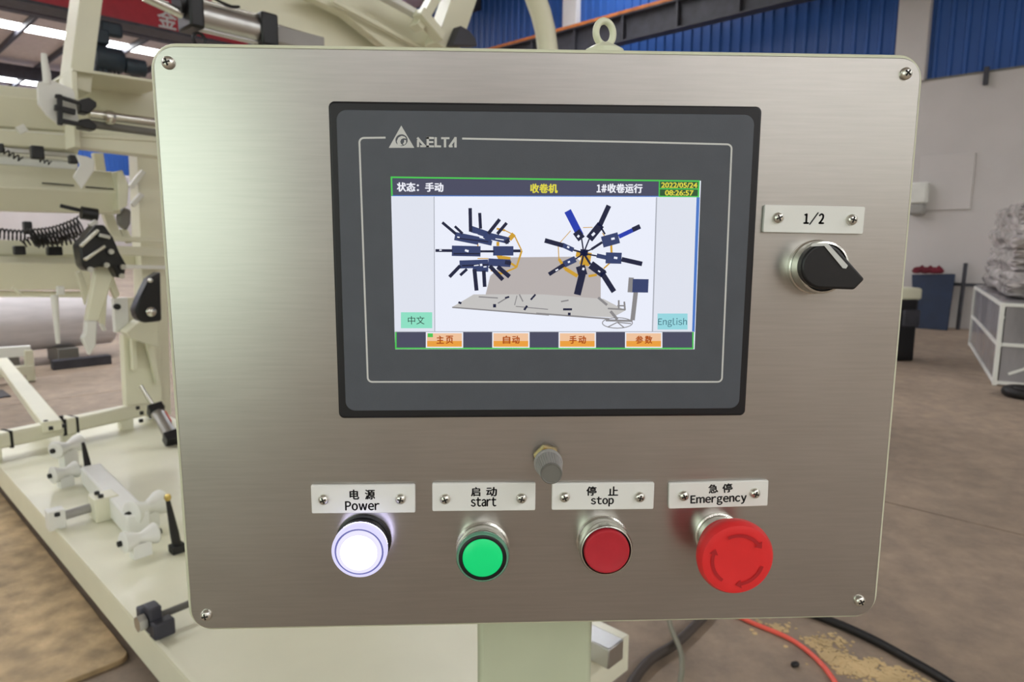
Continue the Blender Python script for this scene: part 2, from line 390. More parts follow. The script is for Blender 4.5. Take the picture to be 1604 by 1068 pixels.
MB().box(AB(GA - .3, hb - .05, hz + .42), (.35, .55, .3), (u, n, UP)).build('trolley', 'hoist', ho, bevel=.03)
MB().box(AB(GA - .34, hb + .3, hz + .62), (.2, .42, .3), (u, n, UP)).build('brake', 'hoist', ho, bevel=.05)
MB().box(AB(GA - .34, hb - .42, hz + .05), (.2, .3, .5), (u, n, UP)).build('drum', 'hoist', ho, bevel=.05)
MB().box(AB(GA - .1, hb - .35, hz + .35), (.3, .2, .5), (u, n, UP)).build('drive', 'hoist', ho, bevel=.03)
MB().box(AB(GA - .3, hb + .05, hz - .36), (.2, .26, .28), (u, n, UP)).build('control_box', 'hoist', ho, bevel=.02)
for k in range(3):
    MB().tube([AB(GA - .4, hb - .05 + .1 * k, hz - .1), AB(GA - .4, hb + .02 + .1 * k, hz - .6), AB(GA - .4, hb + .1 + .1 * k, hz - .75), AB(GA - .4, hb + .2 + .08 * k, hz - .55), AB(GA - .38, hb + .22 + .08 * k, hz - .1)], .02, 6).build('cable_loop', 'rubber', ho)

# ------------------------------------------------------------------ control box
PW, PH = .3838, .3047
pc = Vector((0, 0, ZC))
cb = thing('control_box', 'cream painted control box with a brushed steel front, on a square post', 'control box', (0, .08, 0))
MB().prism(rrect(pc + Vector((0, .0006, 0)), PW + .0052, PH + .0046, .013), (0, .17, 0)).build('enclosure', 'box', cb, bevel=.0018, seg=3)
MB().prism(rrect(pc + Vector((0, -.0012, 0)), PW, PH, .0105), (0, .0018, 0)).build('face_plate', 'steel', cb, bevel=.0004, uv=True)
def screw(px, py, r, off, parent, turn=0.):
    c = Q(px, py, off + .002); c.y = -off
    s_ = MB().lathe([(r, 0), (r, .0007), (r * .93, .0014), (r * .7, .0021), (r * .35, .0025), (0, .0026)], c, FN, 24).build('screw', 'screw', parent)
    mb = MB(); o = c + FN * .00225
    for k in range(2):
        t = turn + k * math.pi / 2; d = PX * math.cos(t) + PZ * math.sin(t); e = PX * -math.sin(t) + PZ * math.cos(t)
        mb.prism([o + d * (r * .55) + e * r * .13, o - d * (r * .55) + e * r * .13, o - d * (r * .55) - e * r * .13, o + d * (r * .55) - e * r * .13], FN * (.00035 + .00003 * k))
    mb.build('recess', 'dark', s_)
    return s_
for (x, y, t) in ((261, 97, .3), (1422, 114, .9), (1349, 943, .5), (321, 966, .2)): screw(x, y, .0031, .0012, cb, t)
pp = ony(838, 1030, .05)
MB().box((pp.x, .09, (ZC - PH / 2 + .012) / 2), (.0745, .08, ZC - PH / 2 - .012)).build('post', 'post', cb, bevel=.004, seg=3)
MB().box((pp.x, .09, .006), (.42, .3, .012)).build('base_plate', 'box', cb, bevel=.003)
gx = ony(756, 1000, .052).x
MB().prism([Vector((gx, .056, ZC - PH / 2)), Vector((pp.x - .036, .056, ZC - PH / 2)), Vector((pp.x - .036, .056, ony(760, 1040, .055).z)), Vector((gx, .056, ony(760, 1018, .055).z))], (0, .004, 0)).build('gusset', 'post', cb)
# eye bolt on the lid
EY = .12
e0 = ony(947, 52, EY); rr = 16 * mpp(e0)
zt = ZC + PH / 2 + .0023
mb = MB(); rot = math.radians(24)
ex = PX * math.cos(rot) + Vector((0, 1, 0)) * math.sin(rot)
mb.tube([e0 + ex * (rr * 1.0 * math.cos(t * math.pi / 16)) + UP * (rr * 1.12 * math.sin(t * math.pi / 16)) for t in range(32)], rr * .34, 12, True)
eb = mb.build('eye_bolt', 'box', cb)
MB().lathe([(.016, 0), (.013, e0.z - zt - rr * 1.5), (.009, e0.z - zt - rr * 1.15), (.004, e0.z - zt - rr * .8)], (e0.x, EY, zt - .001), UP, 24).build('boss', 'box', eb)

# ------------------------------------------------------------------ operator terminal (touch screen)
bo = .0065
ft = Q(515, 156, bo); fr = Q(1191, 168, bo); fb = Q(1171, 651, bo); fl = Q(529, 656, bo)
hx0, hx1 = (ft.x + fl.x) / 2, (fr.x + fb.x) / 2; hz0, hz1 = (fl.z + fb.z) / 2, (ft.z + fr.z) / 2
hc = Vector(((hx0 + hx1) / 2, 0, (hz0 + hz1) / 2)); hw, hh = hx1 - hx0, hz1 - hz0
tm = thing('touch_screen_terminal', 'dark grey touch screen terminal with a black bezel in the steel panel', 'touch screen', (hc.x, 0, hz0))
MB().prism(rrect(hc + FN * .0013, hw, hh, .003), FN * (bo - .0013)).build('bezel', 'bezel', tm, bevel=.0012, seg=3)
MB().prism(rrect(hc + FN * (bo - .0001), hw - .0078, hh - .0085, .005), FN * .0005).build('face_film', 'slate', tm, bevel=.0003)
so = bo + .00045
lay = [so]
def L(k): return so + .00004 * k
def polyq(mb, pts, k): return mb.flat([Q(x, y, L(k)) for x, y in pts])
def rectq(mb, x0, y0, x1, y1, k): return polyq(mb, [(x0, y0), (x1, y0), (x1, y1), (x0, y1)], k)
# frame line, open where the maker's mark stands
def arc(cx_, cy_, r, a0, a1): return [(cx_ + r * math.cos(math.radians(a0 + (a1 - a0) * i / 6)), cy_ + r * math.sin(math.radians(a0 + (a1 - a0) * i / 6))) for i in range(7)]
line = [(724, 217)] + arc(1139, 233, 7, -90, 0) + arc(1124, 591, 7, 0, 90) + arc(583, 591, 7, 90, 180) + arc(570, 223, 7, 180, 270) + [(604, 215.5)]
line = [(724, 217), (1000, 222.5)] + line[1:]
MB().ribbon([Q(x, y, L(1)) for x, y in line], .0009, FN).build('frame_line', 'print_', tm)
mb = MB(); polyq(mb, [(609, 231.5), (628.5, 196.5), (649, 231.5)], 1); lg = mb.build('maker_emblem', 'print_', tm)
mb = MB(); polyq(mb, [(629 + 9.6 * math.cos(t * math.pi / 12), 219.5 + 9.2 * math.sin(t * math.pi / 12)) for t in range(24)], 2); mb.build('emblem_ground', 'slate', lg)
mb = MB()
polyq(mb, [(623 + 0, 227), (621.5, 221), (624, 215.5), (629, 212.8), (634, 214), (636.5, 217), (632, 216.4), (628.5, 218), (627, 221.5), (628, 225), (631, 227.2), (627, 228.3)], 3)
polyq(mb, [(633, 219), (636, 219.5), (636, 224), (633, 227), (631, 225.5), (633, 222.5)], 3)
mb.build('emblem_swirl', 'print_', lg)
mb = MB()
def st(mb, x0, y0, x1, y1, wpx, k, wk=1.):
    p, q = Q(x0, y0, L(k)), Q(x1, y1, L(k)); mb.ribbon([p, q], wpx * wk * .000325, FN)
sx = lambda X: 500 + X / 4.45
sy = lambda Y: 140 + Y / 4.45
for (x0, y0, x1, y1, w_) in ((689, 402, 689, 352, 15), (684, 336, 736, 396, 15), (704, 396, 744, 396, 13),
        (757, 332, 757, 403, 16), (749, 338, 800, 339, 13), (757, 367, 796, 367, 12), (749, 397, 800, 397, 13),
        (812, 333, 812, 403, 16), (804, 397, 850, 397, 13), (850, 340, 908, 340, 13), (877, 334, 877, 404, 16),
        (950, 332, 950, 405, 16), (907, 400, 950, 338, 15), (905, 397, 930, 397, 13)):
    st(mb, sx(x0), sy(y0), sx(x1), sy(y1), w_ / 4.45, 1)
mb.build('maker_lettering', 'print_', tm)

G = dict(white=glow('lit_white', (238, 242, 255), .95), side=glow('lit_pale_white', (232, 236, 248), .9), bar=glow('lit_slate', (78, 80, 104), .8), green=glow('lit_green', (80, 215, 90), .8),
         dgreen=glow('lit_dark_green', (48, 92, 52), .8), yellow=glow('lit_yellow', (235, 225, 80), .85), text=glow('lit_text_white', (245, 246, 255), .9), blue=glow('lit_blue', (80, 130, 215), .8),
         mint=glow('lit_mint', (150, 238, 208), .85), cyan=glow('lit_cyan', (160, 228, 238), .85), teal=glow('lit_teal', (56, 112, 130), .7), dink=glow('lit_dark_ink', (36, 62, 60), .7),
         peach=glow('lit_peach', (255, 208, 168), .85), orange=glow('lit_orange', (250, 170, 66), .85), brown=glow('lit_brown', (190, 92, 36), .8),
         navy=glow('lit_navy', (26, 32, 66), .8), mid=glow('lit_slate_blue', (56, 70, 118), .8), vivid=glow('lit_vivid_blue', (36, 64, 190), .8), ring=glow('lit_ochre', (224, 172, 52), .8),
         pgrey=glow('lit_grey', (200, 192, 190), .8), deck=glow('lit_light_grey', (212, 210, 208), .82), lgrey=glow('lit_mid_grey', (150, 148, 150), .8), lineg=glow('lit_line_grey', (188, 192, 204), .8))
mb = MB(); polyq(mb, [(612, 277), (1098, 283), (1088, 547), (619, 547)], 1); ds = mb.build('display', G['white'], tm)
def dpart(name, g, fn):
    mb = MB(); fn(mb); return mb.build(name, G[g], ds, smooth=0)
dpart('title_bar', 'bar', lambda m: polyq(m, [(612, 277), (1096, 283), (1095, 308), (613, 307)], 2))
dpart('menu_bar', 'bar', lambda m: polyq(m, [(619, 520), (1087, 520), (1086, 546), (619, 546)], 2))
dpart('side_field', 'side', lambda m: polyq(m, [(614, 308), (680, 308), (681, 519), (618, 519)], 2))
dpart('side_field', 'side', lambda m: polyq(m, [(1029, 309), (1090, 309), (1086, 519), (1023, 519)], 2))
def border(m):
    for a_, b_ in (((612, 277.6), (1096, 283.6)), ((613, 277), (614, 307)), ((1095, 283), (1094, 308)), ((620, 520), (620, 546)), ((619, 545.6), (1086, 545.6)), ((1085.5, 520), (1085.5, 546))):
        st(m, *a_, *b_, 2.4, 4)
    for a_, b_ in (((1033, 283), (1032.5, 308)), ((1033, 307.5), (1095, 308)), ((1033, 295.5), (1095, 296))): st(m, *a_, *b_, 1.8, 4)
dpart('border', 'green', border)
dpart('edge_strip', 'blue', lambda m: (polyq(m, [(1091, 309), (1096, 309), (1088, 520), (1084, 520)], 3), st(m, 614, 306.5, 1033, 307.5, 1.5, 4)))
dpart('divider', 'lineg', lambda m: (st(m, 680, 308, 681, 519, 1.3, 3), st(m, 1028.5, 309, 1022, 519, 2, 3), st(m, 619, 519.5, 1087, 519.5, 1.2, 4)))
dpart('clock_field', 'dgreen', lambda m: polyq(m, [(1034, 284.5), (1094, 285), (1093.5, 307), (1033, 307)], 3))
dpart('clock_digits', 'yellow', lambda m: (letters(m, '2022/05/24', (1036, 286, 1092, 294), L(5), .008, wide=False), letters(m, '08:26:57', (1042, 298, 1086, 306), L(5), .008, wide=False)))
dpart('title', 'yellow', lambda m: letters(m, '收卷机', (831, 288, 873, 302), L(5), .012))
dpart('status_text', 'text', lambda m: letters(m, '状态：手动', (622, 286, 694, 300), L(5), .012))
dpart('status_text', 'text', lambda m: (letters(m, '1#', (935, 289, 950, 301), L(5), .012), letters(m, '收卷运行', (952, 288, 1006, 302), L(5), .012)))
dpart('language_button', 'mint', lambda m: rectq(m, 628, 489, 677, 514, 4))
dpart('language_button', 'cyan', lambda m: rectq(m, 1030, 491, 1077, 516, 4))
dpart('button_text', 'dink', lambda m: letters(m, '中文', (639, 495, 665, 508), L(6)))
dpart('button_text', 'teal', lambda m: letters(m, 'English', (1031, 498, 1076, 512), L(6)))
for (x0, s_) in ((667, '主页'), (771, '自动'), (875, '手动'), (979, '参数')):
    dpart('menu_button', 'text', lambda m: rectq(m, x0, 520, x0 + 58.5, 545, 4))
    dpart('button_face', 'peach', lambda m: rectq(m, x0 + 2, 522, x0 + 56.5, 543, 5))
    dpart('button_face', 'orange', lambda m: rectq(m, x0 + 2, 534, x0 + 56.5, 543, 6))
    dpart('button_text', 'brown', lambda m: (letters(m, s_[0], (x0 + 17, 526, x0 + 28, 538), L(8), .01), letters(m, s_[1], (x0 + 31.5, 526, x0 + 42.5, 538), L(8), .01)))
dpart('indicator', 'green', lambda m: rectq(m, 670, 522, 678, 528, 8))
# the machine picture on the display
dpart('picture_backplate', 'pgrey', lambda m: polyq(m, [(760, 464), (768, 432), (800, 403), (900, 402), (941, 432), (941, 470)], 4))
dpart('picture_deck', 'deck', lambda m: polyq(m, [(708, 481), (742, 461), (850, 461), (945, 468), (980, 486), (960, 497), (850, 492)], 5))
f5 = lambda X, Y: (660 + X / 5.34, 300 + Y / 5.34)
f6 = lambda X, Y: (840 + X / 4.642, 300 + Y / 4.642)
def strokes(m, lst, f, sc, k):
    for (x0, y0, x1, y1, w_) in lst: st(m, *f(x0, y0), *f(x1, y1), w_ / sc, k, 1.3)
dpart('picture_deck_lines', 'lgrey', lambda m: strokes(m, [(258, 968, 1068, 1032, 9), (480, 880, 640, 890, 8), (640, 935, 730, 880, 8), (800, 870, 780, 950, 6), (790, 960, 1060, 985, 6), (820, 860, 850, 920, 8)], f5, 5.34, 6))
dpart('picture_deck_lines', 'lgrey', lambda m: strokes(m, [(0, 885, 530, 925, 9), (600, 790, 600, 850, 10), (640, 800, 645, 860, 10), (520, 850, 650, 858, 9), (590, 830, 640, 830, 8), (450, 770, 515, 825, 14), (180, 800, 235, 790, 8), (675, 640, 675, 720, 0.1)], f6, 4.642, 6))
dpart('picture_rings', 'ring', lambda m: strokes(m, [(470, 420, 475, 480, 8), (630, 310, 700, 325, 12), (700, 325, 770, 360, 6), (735, 400, 775, 355, 30), (775, 360, 840, 495, 8), (840, 495, 795, 635, 12), (795, 635, 660, 690, 10), (640, 560, 680, 540, 40), (680, 550, 745, 560, 20), (580, 660, 700, 690, 8), (640, 420, 640, 455, 18), (560, 560, 470, 560, 6), (750, 600, 795, 630, 14)], f5, 5.34, 6))
dpart('picture_rings', 'ring', lambda m: strokes(m, [(160, 400, 165, 500, 5), (165, 490, 210, 560, 16), (210, 560, 300, 615, 20), (380, 615, 440, 605, 14), (490, 560, 545, 510, 8), (545, 390, 548, 450, 12), (545, 390, 480, 300, 5), (410, 260, 340, 262, 4), (250, 285, 165, 380, 4), (290, 450, 400, 470, 36), (320, 500, 390, 520, 40), (340, 420, 350, 540, 20)], f6, 4.642, 6))
dpart('picture_arms', 'mid', lambda m: strokes(m, [(280, 372, 480, 412, 52), (470, 405, 590, 432, 32), (415, 312, 560, 362, 40), (570, 372, 735, 412, 42), (530, 360, 590, 400, 44), (255, 495, 495, 500, 66), (600, 496, 770, 496, 60), (320, 610, 560, 602, 52), (430, 645, 560, 650, 34), (560, 590, 745, 600, 48)], f5, 5.34, 7))
dpart('picture_arms', 'mid', lambda m: strokes(m, [(600, 335, 480, 368, 62), (620, 485, 505, 482, 62), (285, 490, 200, 530, 36), (190, 388, 270, 425, 26), (440, 465, 510, 480, 24)], f6, 4.642, 7))
dpart('picture_arms', 'vivid', lambda m: strokes(m, [(228, 140, 320, 320, 40), (755, 255, 600, 328, 24)], f6, 4.642, 8))
dpart('picture_bars', 'navy', lambda m: strokes(m, [(175, 258, 290, 355, 18), (280, 290, 345, 352, 16), (408, 138, 412, 335, 22), (488, 178, 495, 310, 20), (655, 232, 560, 352, 22), (714, 262, 635, 355, 20), (118, 493, 260, 494, 18), (495, 500, 610, 500, 14), (770, 496, 830, 496, 18), (325, 620, 235, 714, 22), (382, 648, 325, 700, 18), (444, 650, 462, 828, 26), (522, 660, 530, 797, 24), (572, 622, 682, 738, 26), (638, 628, 738, 712, 28), (700, 430, 735, 405, 24), (700, 590, 750, 600, 26), (300, 390, 560, 420, 8), (270, 520, 490, 520, 10), (340, 620, 560, 612, 10), (600, 955, 625, 955, 22), (860, 990, 885, 955, 14), (915, 905, 955, 860, 12), (310, 925, 335, 935, 14), (700, 890, 735, 880, 12)], f5, 5.34, 9))
dpart('picture_bars', 'navy', lambda m: strokes(m, [(290, 290, 330, 345, 44), (528, 102, 460, 250, 28), (470, 240, 385, 345, 44), (480, 368, 400, 420, 14), (770, 526, 620, 492, 26), (565, 728, 480, 595, 30), (490, 600, 395, 530, 46), (298, 750, 335, 600, 40), (340, 610, 320, 540, 52), (92, 602, 205, 530, 22), (62, 355, 195, 392, 26), (755, 252, 700, 278, 26), (270, 425, 345, 445, 10), (330, 345, 345, 445, 8), (385, 345, 345, 445, 8), (400, 420, 345, 445, 8), (440, 468, 345, 450, 8), (395, 530, 345, 450, 12), (325, 540, 345, 450, 10), (285, 490, 345, 450, 8), (320, 440, 375, 445, 34), (195, 856, 260, 856, 12), (230, 890, 250, 890, 16), (500, 310, 470, 260, 10), (510, 585, 470, 600, 10)], f6, 4.642, 9))
dpart('picture_console', 'lgrey', lambda m: (strokes(m, [(668, 678, 705, 680, 84), (724, 725, 700, 935, 26), (505, 936, 700, 940, 12), (540, 870, 590, 930, 16)], f6, 4.642, 8), [st(m, *f6(590 + 110 * math.cos(t * .3142), 955 + 38 * math.sin(t * .3142)), *f6(590 + 110 * math.cos((t + 1) * .3142), 955 + 38 * math.sin((t + 1) * .3142)), 1.4, 8) for t in range(20)], strokes(m, [(590, 950, 520, 985, 6), (590, 950, 640, 990, 6), (590, 950, 690, 960, 6)], f6, 4.642, 8)))
dpart('picture_specks', 'white', lambda m: strokes(m, [(365, 490, 395, 500, 14), (150, 490, 170, 490, 8), (490, 615, 510, 612, 14), (440, 355, 470, 362, 10), (300, 380, 320, 384, 8), (620, 395, 690, 405, 6), (440, 620, 480, 615, 6), (520, 630, 545, 628, 8)], f5, 5.34, 10))  # white specks on the pictured arms
dpart('picture_specks', 'white', lambda m: strokes(m, [(300, 320, 312, 330, 14), (405, 320, 425, 300, 14), (545, 345, 570, 340, 12), (565, 480, 590, 484, 12), (225, 400, 240, 408, 10), (140, 575, 160, 565, 8), (335, 560, 350, 565, 14), (230, 515, 245, 508, 10), (450, 575, 465, 585, 8)], f6, 4.642, 10))
dpart('picture_console', 'mid', lambda m: strokes(m, [(700, 684, 815, 686, 76)], f6, 4.642, 9))

# ------------------------------------------------------------------ label plates
def nameplate(label, corners, words, screws, cx_fix=None):
    off = .0012; th = .0022
    cs = [Q(x, y, off + th) for x, y in corners]
    ex = ((cs[1] - cs[0]) + (cs[2] - cs[3])).normalized()
    ez = Vector((-ex.z, 0, ex.x))
    c = sum(cs, Vector()) / 4; wd = ((cs[1] - cs[0]).length + (cs[2] - cs[3]).length) / 2; ht = ((cs[0] - cs[3]).length + (cs[1] - cs[2]).length) / 2
    t = thing('label_plate', label, 'label', (c.x, -off, c.z - ht / 2))
    c0 = Vector((c.x, -off, c.z))
    MB().prism(rrect(c0, wd, ht, .0008, 3, ex, ez), FN * th).build('plate', 'tag', t, bevel=.0004)
    mb = MB()
    for (s_, bx, bold, rot) in words: letters(mb, s_, bx, off + th + .00006, bold, rot=rot)
    mb.build('lettering', 'ink', t, smooth=0)
    for i, (x, y) in enumerate(screws): screw(x, y, .0029, off + th, t, .4 + i * .9)
    return t
nameplate('white plate reading Power above the lit white button', [(486.5, 760), (650, 759), (650.5, 803), (488, 804.5)],
          [('电', (548, 767, 562, 782), .012, None), ('源', (572, 767, 587, 782), .012, None), ('Power', (541, 785, 594, 799), .012, None)], [(506, 784), (627, 783)])
nameplate('white plate reading start above the green button', [(677, 757), (839, 756), (838.5, 799.5), (677, 801)],
          [('启', (738, 763, 752, 777), .012, None), ('动', (762, 763, 778, 777), .012, None), ('start', (738, 779, 777, 793), .012, None)], [(697, 783), (817, 782)])
nameplate('white plate reading stop above the flat red button', [(864, 757), (1025, 756), (1024, 797.5), (865, 799)],
          [('停', (919, 762, 934, 776), .012, None), ('止', (953, 762, 968, 776), .012, None), ('stop', (926, 778, 961, 793), .012, None)], [(885, 780), (1003, 780)])
nameplate('white plate reading Emergency above the red mushroom button', [(1048.6, 757), (1204.7, 752), (1202, 792.6), (1047, 797)],
          [('急', (1110, 758.5, 1124, 772), .012, -1), ('停', (1132, 757.5, 1147, 771), .012, -1), ('Emergency', (1082, 774.5, 1169, 790.5), .014, -1.8)], [(1072, 778), (1184, 774)])
nameplate('white plate reading 1/2 above the black selector switch', [(1197.7, 320), (1355.7, 324), (1352, 366.5), (1195.5, 364)],
          [('1/2', (1259.5, 332.5, 1290.5, 352), .018, None)], [(1220.5, 341), (1336.5, 344)])

# ------------------------------------------------------------------ buttons, selector, knob
def base(px, py, off): c = Q(px, py, off); return Vector((c.x, -.0012, c.z))
lamp_core = glow('lamp_white', (252, 250, 255), 4.5); lamp_ring = glow('lamp_ring', (222, 218, 255), 1.0, .5); lamp_line = glow('lamp_shade_blue', (128, 130, 205), .7, .5)
c = base(563, 863, .015)
t = thing('push_button', 'lit white round push button under the Power plate', 'button', c)
MB().lathe([(.0148, 0), (.0148, .002), (.0138, .0024), (.0138, .0097)], c, FN, 48).build('collar', 'black', t)
MB().lathe([(.0142, .0098), (.0145, .0105), (.0145, .0140), (.0138, .0150), (.0128, .0152), (.0127, .0140)], c, FN, 48).build('lens_ring', lamp_ring, t)
MB().lathe([(.0128, .0139), (.0128, .0146), (.0118, .0147), (.0117, .0142)], c, FN, 48).build('lens_groove', lamp_line, t)
MB().lathe([(.0104, .0140), (.0104, .0159), (.007, .0163), (0, .0165)], c, FN, 48).build('lens', lamp_core, t)
MB().lathe([(.0104, .0140), (.0118, .0140), (.0118, .0150), (.0112, .0157), (.0103, .0160)], c, FN, 48).build('lens_rim', glow('lamp_rim', (236, 232, 255), 1.0), t)
MB().lathe([(.0138, .0092), (.0143, .0094), (.0143, .0102)], c, FN, 48).build('light_slit', glow('lamp_slit', (214, 210, 255), 9.0), t)
green = mat('green_lens', (6, 176, 100), .35, var=0, emit=(10, 205, 116), estr=.55)
clearg = mat('clear_green_plastic', (126, 190, 160), .15, var=0, trans=.4, coat=.4)
c = base(756, 872, .0145)
t = thing('push_button', 'green round push button with a black ring under the start plate', 'button', c)
MB().lathe([(.0146, 0), (.0146, .0018), (.0136, .0025), (.0136, .0085), (.0145, .0090), (.0145, .0120), (.0141, .0126)], c, FN, 48).build('collar', 'chrome', t)
MB().lathe([(.0140, .0124), (.0140, .0136), (.0134, .0144), (.0127, .0145), (.0126, .0130)], c, FN, 48).build('lens_ring', clearg, t)
MB().lathe([(.0126, .0126), (.0126, .0146), (.0122, .0149), (.0108, .0149), (.0106, .0140)], c, FN, 48).build('black_ring', 'black', t)
MB().lathe([(.0106, .0135), (.0106, .0146), (.0100, .0151), (.005, .0154), (0, .0155)], c, FN, 48).build('lens', green, t)
c = base(950, 862, .0145)
t = thing('push_button', 'flat dark red push button with a chrome collar under the stop plate', 'button', c)
MB().lathe([(.0146, 0), (.0146, .0018), (.0138, .0025), (.0138, .0085), (.0144, .0092), (.0144, .0124), (.0138, .0136), (.0132, .0138), (.0129, .0100)], c, FN, 48).build('collar', 'chrome', t)
MB().lathe([(.0129, .0090), (.0129, .0118), (.0124, .0120)], c, FN, 48).build('shadow_ring', 'black', t)
MB().lathe([(.0122, .0100), (.0122, .0146), (.0118, .0152), (.0110, .0154), (.0100, .0150), (.006, .0147), (0, .0146)], c, FN, 48).build('cap', 'redd', t)
c = base(1154, 875, .031)
t = thing('emergency_stop_button', 'large red mushroom emergency stop button with twist arrows', 'button', c)
MB().lathe([(.0128, 0), (.0128, .0018), (.0119, .0022), (.0119, .0125)], c, FN, 48).build('collar', 'chrome', t)
MB().lathe([(.0116, .0120), (.0142, .0122), (.0146, .0130), (.0148, .0180), (.0176, .0205), (.0192, .0232), (.0198, .0262), (.0195, .0288), (.0182, .0308), (.0160, .0314), (.0130, .0310), (.008, .0307), (0, .0306)], c, FN, 64).build('cap', 'red', t)
mb = MB()
for k, (a0, a1) in enumerate(((115, 40), (345, 280), (235, 165))):
    pts = []; oo = FN * .0316
    for i in range(10):
        tt = math.radians(a0 + (a1 - a0) * i / 9); pts.append(c + oo + (PX * math.cos(tt) + PZ * math.sin(tt)) * .0132)
    mb.ribbon(pts, .0017, FN)
    tt = math.radians(a1); e_ = PX * math.cos(tt) + PZ * math.sin(tt); tn = (PX * math.sin(tt) - PZ * math.cos(tt))
    q = c + oo + e_ * .0132
    mb.flat([q + e_ * .0024, q - e_ * .0024, q + tn * .003])
mb.build('twist_arrows', 'redm', t)

c = base(1290, 419, .012)
t = thing('selector_switch', 'black two position selector switch in a chrome ring under the 1/2 plate', 'switch', c)
MB().lathe([(.0142, 0), (.0142, .0025), (.0136, .003), (.0136, .0095), (.0132, .0112), (.0122, .0116), (.0120, .0095)], c, FN, 48).build('collar', 'chrome', t)
MB().lathe([(.0120, .0080), (.0120, .0105), (.0116, .0112), (0, .0112)], c, FN, 48).build('dial', 'black', t)
# lever: round body that runs out into a pointed finger
kc = Q(1288, 417, .016)
tips = [Q(1353, 437, .016), Q(1337, 453.5, .016)]
d_ = ((tips[0] + tips[1]) / 2 - kc); d_ = Vector((d_.x, 0, d_.z)); ang = math.atan2(d_.z, d_.x)
out = [Vector((kc.x + .0112 * math.cos(ang + math.radians(g)), -.0112, kc.z + .0112 * math.sin(ang + math.radians(g)))) for g in range(62, 300, 10)]
out += [Vector((p.x, -.0112, p.z)) for p in (tips[1], tips[0])]
MB().prism(out, FN * .0062).build('lever', 'black', t, bevel=.0012, seg=3)
mb = MB(); o_ = .0178
polyw = [(1272, 381.5), (1296, 380.5), (1328, 416), (1325, 420.5), (1320, 420), (1291, 385), (1270, 386)]
mb.prism([Q(x, y, o_) for x, y in polyw], FN * .0002).build('pointer_mark', 'print_', t)

c = base(863.5, 741, .024)
t = thing('potentiometer_knob', 'small grey fluted knob on a brass nut above the label plates', 'knob', c)
MB().lathe([(.0074, 0), (.0074, .0024), (.0069, .0028)], c, FN, 6).build('nut', 'brass', t, smooth=20)
MB().lathe([(.0046, .0020), (.0046, .0070)], c, FN, 24).build('bush', 'chrome', t)
MB().lathe([(.0072, .0058), (.0077, .0062), (.0077, .0078), (.0070, .0086)], c, FN, 40).build('skirt', 'grey', t)
MB().lathe([(.0069, .0084), (.0066, .0090), (.0056, .0225), (.0055, .0228)], c, FN, 60, 1, .03).build('grip', 'grey', t, smooth=25)
MB().lathe([(.0056, .0226), (.0055, .0236), (.0051, .0240), (.0047, .0238), (.0046, .0236), (0, .0236)], c, FN, 40).build('cap', 'greyd', t)

# ------------------------------------------------------------------ winding machine behind the box
DZ = .2
wm = thing('winding_machine', 'cream painted winding machine on a low platform behind the control box', 'machine', AB(2.8, .82, 0))
def part(name, m, mb, parent=None, bevel=0., **k): return mb.build(name, m, parent or wm, bevel=bevel, **k)
A0, A1, B0, B1 = .80, 4.78, .325, 1.32
part('deck', 'cream', MB().prism([AB(A0, B0, .085), AB(A1, B0, .085), AB(A1, B1, .085), AB(A0, B1, .085)], (0, 0, DZ - .085)), bevel=.004)
part('edge_strip', 'cream', MB().box(AB((A0 + A1) / 2, B0 + .006, DZ + .004), (A1 - A0, .012, .008), (u, n, UP)))
part('gap_shade_block', 'dark', MB().box(AB((A0 + A1) / 2, (B0 + B1) / 2, .045), (A1 - A0 - .1, B1 - B0 - .1, .08), (u, n, UP)))  # dark block standing in for the shadow in the gap under the deck
for aa in (1.0, 2.8, 4.5):
    for b_ in (.45, 1.2): part('foot', 'darkst', MB().cyl(AB(aa, b_, 0), AB(aa, b_, .09), .035))
part('tower', 'cream', MB().box(AB(2.32, 1.06, .92), (.84, .38, 1.44), (u, n, UP)), bevel=.01)
part('clamp_block', 'silver', MB().box(onz(940, 1012, DZ + .03), (.11, .07, .06), (u, n, UP)), bevel=.004)

def K(px, py, a_): return ona(px, py, a_)
def plate(name, m, pts, a_, th, bevel=.003, parent=None):
    return part(name, m, MB().prism([K(x, y, a_) for x, y in pts], u * th), parent, bevel)
def beam(name, m, p0, p1, a_, wpx, d, a1=None, bevel=.004, parent=None):
    q0, q1 = K(*p0, a_), K(*p1, a_ if a1 is None else a1)
    return part(name, m, MB().bar(q0, q1, wpx * mpp((q0 + q1) / 2), d, u), parent, bevel)
def rod(name, m, p0, p1, a_, rpx, a1=None, parent=None, r1=None):
    q0, q1 = K(*p0, a_), K(*p1, a_ if a1 is None else a1); s_ = mpp((q0 + q1) / 2)
    return part(name, m, MB().cyl(q0, q1, rpx * s_, None if r1 is None else r1 * s_), parent)

